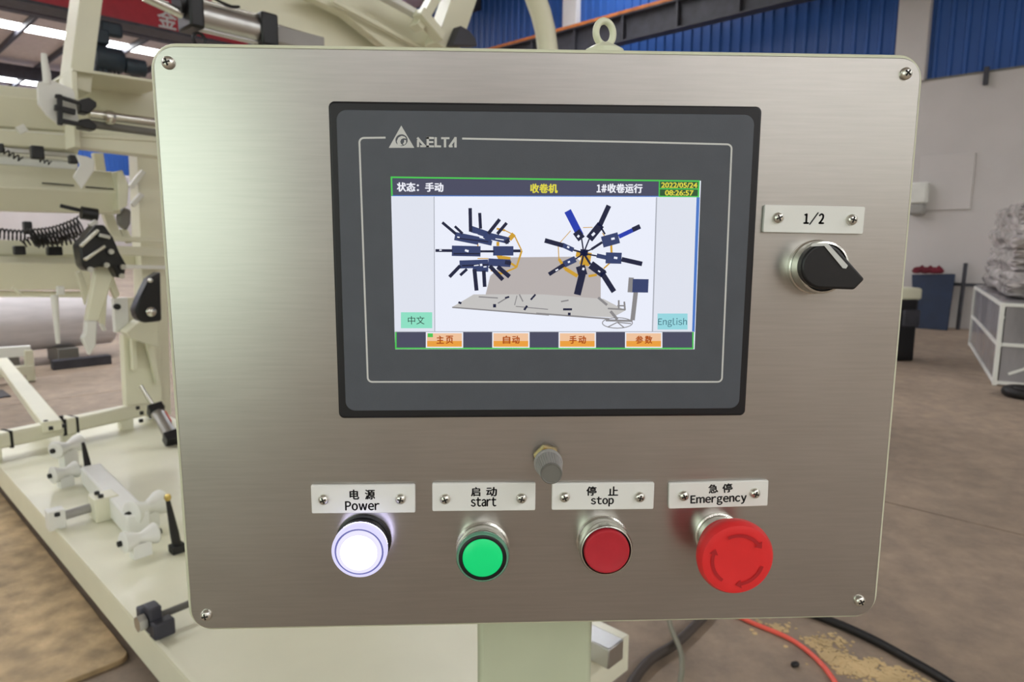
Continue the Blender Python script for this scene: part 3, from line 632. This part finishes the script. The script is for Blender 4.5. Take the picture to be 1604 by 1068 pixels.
# rear tube frame along the deck's far edge
tz = .30
p0, p1 = onz(-60, 702, tz), onz(252, 634, tz); side = (p1 - p0).normalized()
rt = part('cross_tube', 'cream', MB().bar(p0, p1, .085, .085, UP), bevel=.015)
for f_ in (.44, .50):
    part('collar', 'dark', MB().bar(p0.lerp(p1, f_) - side * .008, p0.lerp(p1, f_) + side * .008, .092, .092, UP), rt)
part('collar', 'cream', MB().bar(p0.lerp(p1, .445), p0.lerp(p1, .495), .105, .10, UP), rt, bevel=.01)
part('collar', 'dark', MB().bar(p0.lerp(p1, .185), p0.lerp(p1, .197), .092, .092, UP), rt)
for x, y in ((72, 662), (80, 672), (96, 655), (101, 668), (216, 640), (222, 648), (221, 660)):
    q = onz(x, y, tz + .05); part('bolt', 'dark', MB().cyl(q - UP * .004, q + UP * .014, .011), rt)
for f_ in (.12, .47, .78): q = p0.lerp(p1, f_); part('stand', 'cream', MB().box(Vector((q.x, q.y, (DZ + tz) / 2 - .02)), (.07, .07, tz - DZ - .02), (u, n, UP)), rt)
q0, q1 = onz(82, 668, .33), onz(2, 566, .30)
part('stay_bar', 'cream', MB().bar(q0, q1, .095, .06, UP), bevel=.006)
fr_ = part('side_frame', 'cream', MB().bar(onz(-60, 590, .12), onz(50, 578, .12), .10, .09, UP), bevel=.006)
part('side_frame', 'white', MB().bar(onz(-60, 556, .30), onz(48, 549, .30), .07, .10, UP), bevel=.006)
part('stand', 'cream', MB().box(onz(46, 572, .16), (.07, .07, .30), (u, n, UP)), bevel=.004)

# guide rollers on the deck
def roller(x0, y0, x1, y1, r, z):
    q0, q1 = onz(x0, y0, z), onz(x1, y1, z); ln = (q1 - q0).length; s_ = mpp(q0)
    r *= s_
    o = part('guide_roller', 'white', MB().lathe([(r * .75, 0), (r, ln * .06), (r * .98, ln * .12), (r * .52, ln * .45), (r * .5, ln * .55), (r * .98, ln * .88), (r, ln * .94), (r * .75, ln)], q0, q1 - q0, 28))
    ax = (q1 - q0).normalized()
    part('axle', 'dark', MB().cyl(q0 - ax * .012, q1 + ax * .012, r * .28, seg=12), o)
    mid = (q0 + q1) / 2
    part('stand', 'white', MB().box(Vector((mid.x, mid.y, (DZ + z - r * .5) / 2)), (ln * .5, .04, z - DZ - r * .4), (ax, ax.cross(UP), UP)), o)
roller(84, 706, 126, 692, 14, .31); roller(80, 745, 122, 734, 13.5, .27)
roller(203, 806, 255, 784, 20, .29); roller(190, 851, 247, 833, 17, .27)
def lever(top, bot, r, tip):
    q0 = onz(*bot, DZ + .015); q1 = ona(*top, q0.dot(u)); s_ = mpp(q0)
    o = part('lever', 'rubber', MB().tube([q0, q0.lerp(q1, .3), q0.lerp(q1, .7), q1], [r * s_, r * .95 * s_, r * .7 * s_, r * .45 * s_], 12))
    part('pivot', 'dark', MB().box(q0 + UP * .0, (.05, .05, .03), (u, n, UP)), o, .004)
    if tip: part('ball', 'brass', MB().lathe([(0, -.014), (.009, -.011), (.013, 0), (.009, .011), (0, .014)], q1 + UP * .01, UP, 16), o)
lever((130, 693), (142, 750), 5.5, 0); lever((263, 783), (278, 858), 7, 1)
q0, q1 = onz(143, 742, DZ + .05), onz(218, 822, DZ + .05)
part('slide_rail', 'white', MB().bar(q0, q1, .085, .09, UP), bevel=.008)
q0, q1 = onz(92, 810, DZ + .045), onz(152, 792, DZ + .045)
sc_ = part('locking_strut', 'grey', MB().cyl(q0, q1, .019))
part('bracket', 'white', MB().box(onz(87, 812, DZ + .04), (.06, .06, .08), (u, n, UP)), sc_, .004)
part('bracket', 'cream', MB().box(onz(163, 792, DZ + .05), (.10, .09, .10), (u, n, UP)), sc_, .004)
for x, y in ((152, 774), (158, 779), (90, 808)): q = onz(x, y, DZ + .1); part('bolt', 'dark', MB().cyl(q, q + UP * .012, .01), sc_)
# threaded clamp on the deck edge
q0 = onz(240, 968, DZ + .05); q1 = onz(300, 944, DZ + .05); ax = (q1 - q0).normalized()
cl_ = part('clamp_screw', 'greyd', MB().cyl(q0, q1, .008))
for k in range(18):
    q = q0.lerp(q1, .2 + .8 * k / 18); part('thread', 'greyd', MB().lathe([(.008, -.003), (.0115, 0), (.008, .003)], q, ax, 12), cl_)
up_ = ax.cross(UP).normalized()
part('clamp_jaw', 'darkst', MB().box(q0, (.035, .05, .085), (ax, up_, UP)), cl_, .006)
part('clamp_jaw', 'darkst', MB().box(q0 + up_ * .035 - UP * .02 + ax * .01, (.06, .04, .05), (ax, up_, UP)), cl_, .006)
part('clamp_jaw', 'darkst', MB().box(q0 - up_ * .035 + UP * .01, (.055, .035, .04), (ax, up_, UP)), cl_, .006)
part('clamp_nut', 'silver', MB().lathe([(.024, 0), (.024, .022), (.02, .025)], q0 - ax * .045, ax, 6), cl_)

# cylinder on the column foot
q0, q1 = K(244, 642, 3.9), K(267, 682, 3.75); s_ = mpp(q0)
pn = part('air_cylinder', 'silver', MB().cyl(q0, q1, 10 * s_))
part('end_cap', 'black', MB().bar(q0 - (q1 - q0) * .12, q0 + (q1 - q0) * .12, 22 * s_, 22 * s_), pn, .005)
part('end_cap', 'black', MB().bar(q1 - (q1 - q0) * .05, q1 + (q1 - q0) * .25, 22 * s_, 22 * s_), pn, .005)
part('rod', 'chrome', MB().cyl(K(220, 604, 3.95), q0, 3 * s_), pn)
part('warning_sticker', 'redcab', MB().bar(q0.lerp(q1, .15) + n * 9 * s_, q0.lerp(q1, .55) + n * 9 * s_, 5 * s_, 8 * s_), pn)

# column and brackets
beam('column', 'cream', (226, 190), (243, 648), 4.45, 36, .16)
plate('column_foot', 'cream', [(193, 525), (214, 531), (252, 533), (254, 650), (199, 650)], 4.3, .08)
plate('rib', 'cream', [(206, 525), (214, 527), (216, 580), (209, 580)], 4.24, .05)
plate('rib', 'cream', [(228, 535), (240, 535), (252, 600), (246, 602)], 4.24, .05)
plate('bracket', 'cream', [(197, 521), (222, 500), (246, 502), (252, 545), (228, 538), (204, 530)], 4.1, .12)
cw = plate('cam_bracket', 'black', [(212, 486), (220, 466), (234, 437), (252, 425), (254, 503), (226, 506), (216, 500)], 3.7, .1, .012)
q = K(236, 488, 3.69); part('bolt', 'chrome', MB().lathe([(.026, 0), (.026, .01), (.018, .018), (0, .02)], q, -u, 20), cw)
q = K(234, 439, 3.69); part('bolt', 'chrome', MB().lathe([(.012, 0), (.012, .02), (0, .024)], q, -u, 16), cw)
beam('slat', 'white', (205, 293), (224, 268), 4.3, 7, .04); beam('slat', 'black', (201, 292), (222, 271), 4.35, 5, .03)
beam('slat', 'white', (206, 322), (222, 304), 4.3, 7, .04); beam('slat', 'black', (204, 320), (220, 305), 4.35, 4, .03)
plate('stop_pad', 'greyd', [(186, 338), (196, 324), (206, 330), (205, 350), (199, 361), (187, 351)], 4.0, .06, .01)
beam('stay_bar', 'cream', (164, 325), (183, 375), 4.2, 14, .05); beam('stay_bar', 'cream', (192, 358), (203, 380), 4.2, 9, .05)
beam('cross_bar', 'cream', (172, 373), (256, 377), 4.2, 8, .08); beam('cross_bar', 'cream', (172, 392), (258, 395), 4.2, 14, .1)
beam('cross_bar', 'white', (178, 417), (260, 419), 4.3, 6, .05); beam('cross_bar', 'cream', (175, 405), (260, 407), 4.5, 18, .04)
beam('stay_bar', 'white', (187, 466), (190, 520), 4.25, 20, .05); beam('stay_bar', 'cream', (203, 466), (207, 522), 4.3, 10, .05)
q = K(182, 480, 4.2); part('bolt', 'dark', MB().cyl(q, q - u * .03, .018), bevel=.002)

# long cream beams running across at the left
def profile(name, m, x0, ya0, x1, ya1, a_, prof, parent=None):
    """beam along n: pixel ends of its top front edge, profile as (depth, drop) in metres"""
    q0, q1 = K(x0, ya0, a_), K(x1, ya1, a_)
    return part(name, m, MB().prism([q0 + u * dd - UP * dz for dd, dz in prof], q1 - q0), parent, .004)
mb_ = profile('main_beam', 'cream', -80, 250, 190, 268, 3.9, [(.07, 0), (0, .115), (.07, .225), (.22, .225), (.22, 0)])
plate('slot', 'dark', [(66, 285.5), (116, 289.5), (116, 291.5), (66, 287.5)], 3.895, .004, 0, mb_)
plate('slot', 'dark', [(134, 291.5), (178, 295), (178, 297), (134, 293.5)], 3.895, .004, 0, mb_)
plate('end_plate', 'cream', [(184, 268), (192, 266), (202, 290), (200, 322), (186, 330)], 3.86, .16, .006, mb_)
profile('upper_beam', 'cream', -80, 122, 115, 142, 4.0, [(.05, 0), (0, .06), (.05, .20), (.16, .20), (.16, 0)])
profile('upper_beam', 'cream', -80, 197, 122, 214, 4.05, [(0, 0), (0, .07), (.03, .09), (.1, .09), (.1, 0)])
plate('back_panel', 'white', [(-70, 186), (122, 200), (122, 264), (-70, 256)], 4.3, .02)
profile('side_rail', 'silver', -60, 224, 118, 240, 4.05, [(0, 0), (0, .025), (.03, .025), (.03, 0)])
profile('side_rail', 'white', -60, 236, 118, 252, 4.1, [(0, 0), (0, .05), (.03, .05), (.03, 0)])
profile('lower_beam', 'cream', -80, 400, 142, 404, 3.8, [(.03, 0), (0, .03), (.05, .165), (.16, .165), (.16, 0)])
profile('lower_beam', 'cream', -80, 374, 130, 378, 3.95, [(0, 0), (0, .07), (.03, .10), (.1, .10), (.1, 0)])
profile('side_rail', 'cream', -80, 455, 130, 457, 3.9, [(0, 0), (0, .03), (.03, .03), (.03, 0)])
rod('hanging_rod', 'white', (85, 462), (91, 538), 3.6, 5.5, r1=3); beam('bracket', 'white', (94, 448), (95, 462), 3.6, 10, .03)
beam('stay_bar', 'cream', (20, 450), (33, 461), 3.7, 5, .03)
# little black valves and hose under the beams
for (x, y, w_, h_) in ((58, 239, 17, 20), (114, 250, 11, 13), (-2, 232, 12, 14), (43, 357, 11, 20), (30, 392, 15, 14), (85, 393, 20, 14)):
    q = K(x, y, 3.75); s_ = mpp(q); part('valve', 'black', MB().box(q, (.05, w_ * s_, h_ * s_), (u, n, UP)), bevel=.006)
def coil(x0, y0, x1, y1, sag, rpx, turns, a_, tpx):
    pts = []; N_ = int(turns * 14)
    q0, q1 = K(x0, y0, a_), K(x1, y1, a_); s_ = mpp(q0); ax = (q1 - q0).normalized(); e1 = (UP - ax * UP.dot(ax)).normalized(); e2 = ax.cross(e1)
    for i in range(N_ + 1):
        f_ = i / N_; t_ = f_ * turns * 2 * math.pi
        pts.append(q0.lerp(q1, f_) - UP * (sag * s_ * 4 * f_ * (1 - f_)) + (e1 * math.cos(t_) + e2 * math.sin(t_)) * rpx * s_)
    return part('coiled_hose', 'rubber', MB().tube(pts, tpx * s_, 6))
coil(-10, 363, 42, 368, 2, 8, 8, 3.7, 1.3); coil(48, 372, 128, 352, 6, 14, 14, 3.6, 1.4); coil(55, 380, 120, 372, 2, 8, 9, 3.65, 1.2); coil(35, 382, 60, 372, 0, 6, 4, 3.6, 1.2)
coil(4, 236, 34, 250, 0, 4, 4, 3.8, 1.1); coil(60, 250, 80, 256, 0, 3, 3, 3.8, .9)
# clamp head
ch = plate('clamp_head', 'black', [(124, 384), (150, 352), (164, 352), (178, 372), (188, 396), (198, 414), (196, 432), (185, 436), (176, 418), (150, 418), (140, 426), (130, 418), (127, 402)], 3.3, .12, .01)
beam('highlight_strip', 'chrome', (126, 386), (154, 360), 3.27, 5, .03, parent=ch); beam('highlight_strip', 'chrome', (132, 407), (164, 385), 3.27, 5, .03, parent=ch)  # white highlights on the black clamp, built as bright strips
beam('highlight_strip', 'silver', (154, 368), (172, 372), 3.27, 6, .03, parent=ch); beam('highlight_strip', 'silver', (140, 354), (151, 346), 3.35, 7, .03, parent=ch)
for x, y in ((173, 394), (192, 418), (190, 432), (141, 422), (166, 415)):
    q = K(x, y, 3.28); part('bolt', 'silver', MB().cyl(q, q - u * .015, .012, seg=12), ch)
rod('spool', 'black', (127, 333), (152, 337), 3.6, 10); beam('bracket', 'black', (94, 322), (128, 330), 3.7, 6, .02)
ar = plate('clamp_arm', 'cream', [(152, 415), (182, 412), (179, 432), (155, 504), (136, 504)], 3.38, .06, .006)
plate('arm_tip', 'white', [(135, 503), (153, 503), (151, 540), (141, 557), (129, 530), (134, 522)], 3.34, .05, .006, ar)
plate('clamp_arm', 'cream', [(168, 436), (177, 430), (188, 462), (181, 468)], 3.5, .04)
plate('clamp_arm', 'cream', [(161, 452), (169, 450), (165, 512), (157, 505)], 3.5, .04)
plate('clamp_arm', 'cream', [(120, 427), (127, 424), (140, 455), (134, 478)], 3.55, .03)
plate('bracket', 'white', [(157, 508), (162, 507), (168, 517), (163, 519)], 3.5, .03)
# top left: post, channel with air cylinder, white holder
beam('post', 'cream', (138, -25), (116, 145), 3.75, 30, .2)
cn = plate('channel', 'cream', [(112, 108), (262, 132), (262, 244), (116, 226)], 4.0, .03)
part('channel_flange', 'cream', MB().prism([K(114, 110, 3.6), K(262, 132, 3.6), K(262, 132, 3.6) + u * .42, K(114, 110, 3.6) + u * .42], (0, 0, .012)), cn)
plate('channel_end', 'cream', [(112, 110), (121, 112), (127, 232), (117, 230)], 3.58, .16, .004, cn)
beam('channel_flange', 'cream', (116, 220), (260, 238), 3.66, 22, .12, parent=cn); beam('channel_flange', 'cream', (121, 212), (260, 220), 3.6, 6, .02, parent=cn)
rod('rail_rod', 'chrome', (140, 178), (260, 194), 3.58, 7, parent=cn); rod('rail_rod', 'greyd', (140, 194), (260, 210), 3.6, 6, parent=cn)
q = K(172, 184, 3.55); part('stop_ring', 'chrome', MB().lathe([(.028, -.02), (.034, -.01), (.034, .01), (.028, .02)], q, n, 20), cn)
hd = plate('holder_plate', 'white', [(58, 129), (80, 125), (112, 138), (116, 142), (124, 192), (95, 197), (73, 180), (60, 163)], 3.45, .02)
q = K(70, 110, 3.46); s_ = mpp(q)
part('hook', 'white', MB().tube([K(74, 132, 3.46), K(73, 115, 3.46), K(70, 98, 3.46), K(69, 84, 3.46)], [6 * s_, 6 * s_, 5 * s_, 4 * s_], 12), hd)
vb = plate('valve_block', 'black', [(125, 156), (140, 152), (152, 160), (152, 167), (140, 178), (126, 175)], 3.42, .08, .006)
for (p_, q_, w_) in (((86, 150), (126, 162), 6), ((85, 168), (118, 176), 9), ((93, 148), (94, 196), 7), ((90, 188), (130, 196), 7)): beam('pipe', 'black', p_, q_, 3.41, w_, .025, parent=vb)
plate('valve_block', 'black', [(125, 187), (140, 185), (153, 196), (150, 204), (126, 200)], 3.42, .08, .006)
plate('leaf_plate', 'white', [(119, 242), (136, 245), (148, 250), (147, 268), (128, 296), (115, 276), (126, 258)], 3.55, .015)
beam('stay_bar', 'cream', (121, 205), (121, 232), 3.7, 8, .05); beam('stay_bar', 'white', (30, 197), (38, 208), 3.9, 12, .04); beam('stay_bar', 'cream', (105, 208), (112, 218), 3.9, 10, .04)
beam('stay_bar', 'cream', (152, 240), (158, 275), 4.3, 14, .05)

# overhead arm: big air cylinder and its beam
OA = 2.15
def OK(x, y, d=0.): return K(x, y, OA + d)
q0, q1 = OK(292, 21), OK(506, 74); ax = (q1 - q0).normalized(); s_ = mpp(q0.lerp(q1, .4))
pn = part('air_cylinder', 'silver', MB().cyl(q0.lerp(q1, .06), q0.lerp(q1, .47), 21 * s_, seg=32))
part('tie_rod', 'chrome', MB().cyl(q0.lerp(q1, .05) + UP * 20 * s_ - u * .02, q0.lerp(q1, .47) + UP * 20 * s_ - u * .02, 3 * s_), pn)
part('tie_rod', 'silver', MB().cyl(q0.lerp(q1, .05) - UP * 20 * s_ - u * .02, q0.lerp(q1, .47) - UP * 20 * s_ - u * .02, 3 * s_), pn)
part('end_cap', 'black', MB().bar(q0 - ax * .01, q0.lerp(q1, .075), 46 * s_, 50 * s_), pn, .008)
part('end_cap', 'black', MB().bar(q0.lerp(q1, .46), q0.lerp(q1, .585), 50 * s_, 52 * s_), pn, .008)
part('port_fitting', 'black', MB().cyl(q0.lerp(q1, .0) + UP * 10 * s_ - ax * .03, q0.lerp(q1, .04) + UP * 16 * s_, 16 * s_), pn)
part('guide_bar', 'grey', MB().bar(q0.lerp(q1, .58), q0.lerp(q1, .98), 26 * s_, 26 * s_), pn, .004)
part('tie_rod', 'chrome', MB().cyl(q0.lerp(q1, .58) + UP * 16 * s_, q0.lerp(q1, .93) + UP * 13 * s_, 3 * s_), pn)
part('rod', 'chrome', MB().cyl(OK(225, -6), OK(285, 22), 7 * s_), pn)
part('air_hose', 'rubber', MB().tube([OK(330, -6, -.03), OK(345, 3, -.03), OK(362, 10, -.03), OK(375, 11, -.03)], 2.2 * s_, 8), pn)
rg = OK(312, 62, -.02); part('ring_bolt', 'black', MB().tube([rg + n * (9 * s_ * math.cos(k * .3927)) + UP * (9 * s_ * math.sin(k * .3927)) for k in range(16)], 2.5 * s_, 8, True), pn)
plate('arm_plate', 'cream', [(335, -30), (545, -30), (660, 78), (440, 78), (350, 24)], 2.4, .06)
plate('arm_plate', 'cream', [(470, -12), (600, -30), (700, 78), (610, 78), (540, 22)], 2.3, .05)
beam('arm_rib', 'white', (590, -12), (672, 34), 2.2, 9, .05); beam('arm_rib', 'cream', (520, 0), (660, 76), 2.27, 7, .02)
beam('strut', 'cream', (728, -28), (690, 82), 2.2, 44, .09); beam('strut', 'cream', (684, -10), (652, 44), 2.18, 14, .06); beam('strut', 'cream', (655, 18), (690, 60), 2.15, 14, .06)
pts = [K(830, -30, 1.9), K(838, -5, 1.9), K(847, 20, 1.9), K(854, 48, 1.9), K(858, 80, 1.9), K(860, 130, 1.9)]
part('bent_pipe', 'cream', MB().tube(pts, 16.5 * mpp(pts[2]), 18))
plate('sensor_block', 'darkst', [(710, 70), (722, 40), (736, 48), (745, 60), (748, 72)], 2.1, .05)

# ------------------------------------------------------------------ things around
# far roll on its cradle
q = onz(70, 573, 0); ra, rb = q.dot(u), q.dot(n)
ro = thing('material_roll', 'big pale lavender white roll lying on a cradle beyond the machine', 'roll', AB(ra + .3, rb - .6, 0))
e1 = onz(186, 560, 0).dot(n)
MB().lathe([(.27, 0), (.30, .03), (.30, 2.2), (.27, 2.23)], AB(ra + .35, e1 - 2.2, .44), n, 40).build('roll', 'drum', ro)
for b_ in (e1 - 1.7, e1 - 1.05, e1 - .5):
    MB().box(AB(ra + .25, b_, .085), (.5, .2, .17), (u, n, UP)).build('cradle', 'greyd', ro, bevel=.01)
q = onz(145, 572, 0); tag(MB().box(q + UP * .05 + n * -.1, (.12, .55, .10), (u, n, UP)).build('steel_bar', 'darkst', bevel=.008), 'dark steel bar lying on the floor before the pale roll', 'bar')
q = onz(-4, 500, .3)
q = onz(0, 618, 0); tag(MB().box(AB(q.dot(u), q.dot(n) - .25, .006), (.35, .6, .012), (u, n, UP)).build('floor_plate', 'darkst', bevel=.003), 'thin dark steel plate on the concrete beside the machine', 'plate')

# beige board on the floor in front of the platform
bc = onz(205, 1026, .02); b1_ = bc.dot(n); a0_ = bc.dot(u)
mb = MB(); ctr = AB(a0_ + 1.2, b1_ - .5, 0)
mb.prism(rrect(ctr, 2.4, 1.0, .04, 6, u, n), (0, 0, .018))
tag(mb.build('sheet_board', 'ply', bevel=.003), 'beige mottled board lying flat beside the cream platform', 'board')

# cables on the floor
CAB = []
def cable(name, m, pix, r, label, z=None):
    pts = [onz(x, y, z or r) for x, y in pix]; sm = []
    for i in range(len(pts) - 1):
        p0_ = pts[max(i - 1, 0)]; p1_, p2_ = pts[i], pts[i + 1]; p3_ = pts[min(i + 2, len(pts) - 1)]
        for k in range(8):
            t_ = k / 8; sm.append(.5 * ((2 * p1_) + (p2_ - p0_) * t_ + (2 * p0_ - 5 * p1_ + 4 * p2_ - p3_) * t_ ** 2 + (3 * p1_ - p0_ - 3 * p2_ + p3_) * t_ ** 3))
    sm.append(pts[-1])
    CAB.extend(sm)
    return tag(MB().tube(sm, r, 12).build(name, m), label, 'cable')
cable('power_cable', 'rubber', [(1180, 930), (1290, 968), (1360, 998), (1430, 1036), (1490, 1072), (1600, 1150)], .0145, 'thick black cable curving over the concrete past the box corner')
cable('air_line', 'redcab', [(1150, 962), (1180, 976), (1240, 1002), (1285, 1038), (1318, 1085), (1350, 1150)], .008, 'thin orange red cable curving across the concrete')
cable('power_cable', 'greycab', [(1112, 955), (1092, 976), (1058, 1008), (1018, 1034), (988, 1072), (950, 1140)], .016, 'dark grey cable running from under the box towards the post')
cable('power_cable', 'greenish', [(1044, 955), (1052, 985), (1066, 1020), (1068, 1050), (1064, 1075), (1050, 1130)], .009, 'thin grey green cable crossing over the dark grey one', .041)
q = onz(1240, 1045, 0); tag(MB().lathe([(.006, 0), (.009, .004), (.009, .02), (.006, .024)], q + UP * .0085, Vector((1, .2, 0)), 12).build('bolt_stub', 'rubber'), 'tiny black stub lying on the concrete near the orange cable', 'stub')
# ochre crumbs
mb = MB(); rnd = random.Random(3)
for (x, y, sxp, syp, k) in ((1205, 985, 25, 8, 140), (1290, 1005, 30, 10, 120), (1300, 1030, 26, 12, 260), (1345, 1045, 34, 12, 300), (1395, 1058, 26, 10, 200), (1430, 1075, 40, 14, 200)):
    for _ in range(k):
        q = onz(x + rnd.gauss(0, sxp * .6), y + rnd.gauss(0, syp * .6), 0); r_ = rnd.uniform(.003, .011); t0 = rnd.uniform(0, 6.28)
        if any((Vector((q.x, q.y, 0)) - Vector((w_.x, w_.y, 0))).length < .03 for w_ in CAB): continue
        pts = [q + Vector((r_ * rnd.uniform(.6, 1.2) * math.cos(t0 + j * 1.2566), r_ * rnd.uniform(.6, 1.2) * math.sin(t0 + j * 1.2566), .0004)) for j in range(5)]
        mb.prism(pts, (0, 0, rnd.uniform(.0008, .003)))
o = tag(mb.build('ochre_crumbs', 'dust', smooth=0), 'ochre crumbs scattered over the concrete near the orange cable', 'crumbs'); o['kind'] = 'stuff'

# right background: board, cloth, pipe, little machine, crate, wrapped goods
qa, qb = onz(1424, 511, 0), onz(1508, 517, 0)
bl = onb(1428, 430, 12.35); br = onb(1496, 429, 12.35); b0l = onb(1430, 512, 12.1); b0r = onb(1484, 515, 12.1)
b0l.z = b0r.z = .0
tag(MB().prism([b0l, b0r, br, bl], n * .04).build('leaning_board', 'bluep', bevel=.01), 'dark blue board leaning against the white wall', 'board')
mb = MB(); q = onb(1453, 429, 12.38); q.z = max(bl.z, br.z) + .032
for k in range(6):
    mb.lathe([(0, -.035), (.06, -.03), (.085, 0), (.055, .05), (0, .07 + .03 * (k % 2))], q + u * ((k - 2.5) * -.06), UP + n * rnd.uniform(-.25, .25), 10)
tag(mb.build('rag', 'cloth'), 'crumpled dark red rag on top of the leaning blue board', 'rag')
q = onz(1500, 516, 0); q = AB(q.dot(u), 12.4, 0)
tag(MB().cyl(q, q + UP * 1.05 + n * .12, .03).build('steel_pipe', 'darkst'), 'dark pipe standing against the wall beside the blue board', 'pipe')
q = onb(1510, 446, 12.45); tag(MB().box(AB(q.dot(u) - .5, 12.5, q.z), (1.5, .05, .05), (u, n, UP)).build('wall_rail', 'darkst'), 'thin dark rail fixed along the white wall behind the crate', 'rail')
q = onb(1438, 308, 12.45)
wd = thing('wall_box', 'white wall mounted box with a grey underside beside the control box edge', 'wall box', AB(q.dot(u), 12.6, q.z - .3))  # plain device box on the wall, gives no light
MB().box(AB(q.dot(u), 12.5, q.z + .06), (.26, .2, .34), (u, n, UP)).build('housing', 'white', wd, bevel=.03)
MB().box(AB(q.dot(u), 12.5, q.z - .2), (.22, .18, .2), (u, n, UP)).build('lower_unit', 'grey', wd, bevel=.05)
q0, q1 = onb(1442, 245, 12.58), onb(1520, 328, 12.58)
tag(MB().prism([AB(q0.dot(u), 12.6, q1.z), AB(q1.dot(u), 12.6, q1.z), AB(q1.dot(u), 12.6, q0.z), AB(q0.dot(u), 12.6, q0.z)], n * -.03).build('wall_board', 'wall', bevel=.01), 'plain off white board mounted flat on the white wall', 'board')
q = onz(1412, 562, 0)
sm_ = thing('floor_machine', 'dark upright floor unit with a cream top half hidden behind the control box', 'machine', q)
MB().box(q - Vector((.06, 0, -.36)), (.22, .3, .72)).build('body', 'black', sm_, bevel=.02)
MB().box(q + Vector((-.03, -.06, .5)), (.2, .24, .2)).build('panel', 'darkst', sm_, bevel=.02)
MB().box(q - Vector((.04, 0, -.78)), (.26, .3, .14)).build('top', 'cream', sm_, bevel=.03)

c0 = onz(1557, 603, 0); cl0 = onz(1519, 541, 0); zt_ = .80
ex = (cl0 - c0).normalized(); ln = (cl0 - c0).length
ey = Vector((ex.y, -ex.x, 0))
if ey.x < 0: ey = -ey
wdt = 1.5
cr = thing('wire_crate', 'white framed crate wrapped in grey plastic film near the wall', 'crate', c0 + ex * ln / 2 + ey * wdt / 2)
cor = [c0, c0 + ex * ln, c0 + ex * ln + ey * wdt, c0 + ey * wdt]
for p_ in cor: MB().box(p_ + UP * zt_ / 2, (.038, .038, zt_), (ex, ey, UP)).build('post', 'white', cr, bevel=.004)
for i in range(4):
    for z in (.03, zt_ * .5, zt_ - .02):
        p_, q_ = cor[i], cor[(i + 1) % 4]; MB().bar(p_ + UP * z, q_ + UP * z,   .034, .034, UP).build('rail', 'white', cr, bevel=.003)
MB().bar(c0 + ey * .1 + UP * .12, c0 + ey * .65 + UP * .4, .025, .025, UP).build('brace', 'white', cr)
for i in range(4):
    p_, q_ = cor[i], cor[(i + 1) % 4]; MB().bar(p_.lerp(q_, .02) + UP * zt_ / 2, p_.lerp(q_, .98) + UP * zt_ / 2, zt_ - .08, .008, (q_ - p_).cross(UP)).build('film_panel', 'filmg', cr)
MB().box(c0 + ex * ln / 2 + ey * wdt / 2 + UP * (zt_ + .005), (ln, wdt, .02), (ex, ey, UP)).build('lid', 'filmg', cr)
def lump(name, c_, size, m, seed, parent=None, amp=.13, ax=(ex, ey, UP)):
    bm = bmesh.new(); bmesh.ops.create_icosphere(bm, subdivisions=4, radius=1)
    mb = MB(); vs = []
    for v in bm.verts:
        d = v.co.normalized(); bx_ = d / max(abs(d.x), abs(d.y), abs(d.z)); q_ = d.lerp(bx_, .72)
        q_ = q_ * (1 + amp * noise.noise(d * 2.6 + Vector((seed, 0, 0))) + amp * .3 * noise.noise(d * 5 + Vector((0, seed, 0))))
        q_.z = max(q_.z, -.97)
        vs.append(c_ + ax[0] * q_.x * size[0] / 2 + ax[1] * q_.y * size[1] / 2 + ax[2] * q_.z * size[2] / 2)
    mb.add(vs, [tuple(x.index for x in f.verts) for f in bm.faces]); bm.free()
    return mb.build(name, m, parent)
top = zt_ + .015
ctr = c0 + ex * ln * .55 + ey * .47
wr = thing('wrapped_bundle', 'bulky bundle in cloudy plastic wrap on top of the crate', 'bundle', ctr + UP * top)
for k_, (dx_, sz_) in enumerate(((.0, .86), (.04, .80), (-.02, .84), (.05, .74))):
    lump('wrap', ctr + ex * dx_ + UP * (top + .14 + .235 * k_), (ln * sz_ * 1.12, 1.0 * sz_, .27), 'film', 1.3 + 2.9 * k_, wr)
tag(MB().box(c0 - ex * .02 + ey * .62 + UP * (top + .60), (.12, .9, .06), (ex, ey, UP)).build('wooden_plank', 'wood', bevel=.004), 'brown wooden plank strapped along the side of the wrapped bundle', 'plank')
q = onz(1604, 622, 0)
tag(MB().tube([q + Vector((.13 * math.cos(k * .2618), .13 * math.sin(k * .2618), .045)) for k in range(24)], .045, 12, True).build('rubber_tyre', 'rubber'), 'small black tyre lying on the floor by the crate', 'tyre')

bpy.data.objects.remove(_fo); bpy.data.curves.remove(_fc)
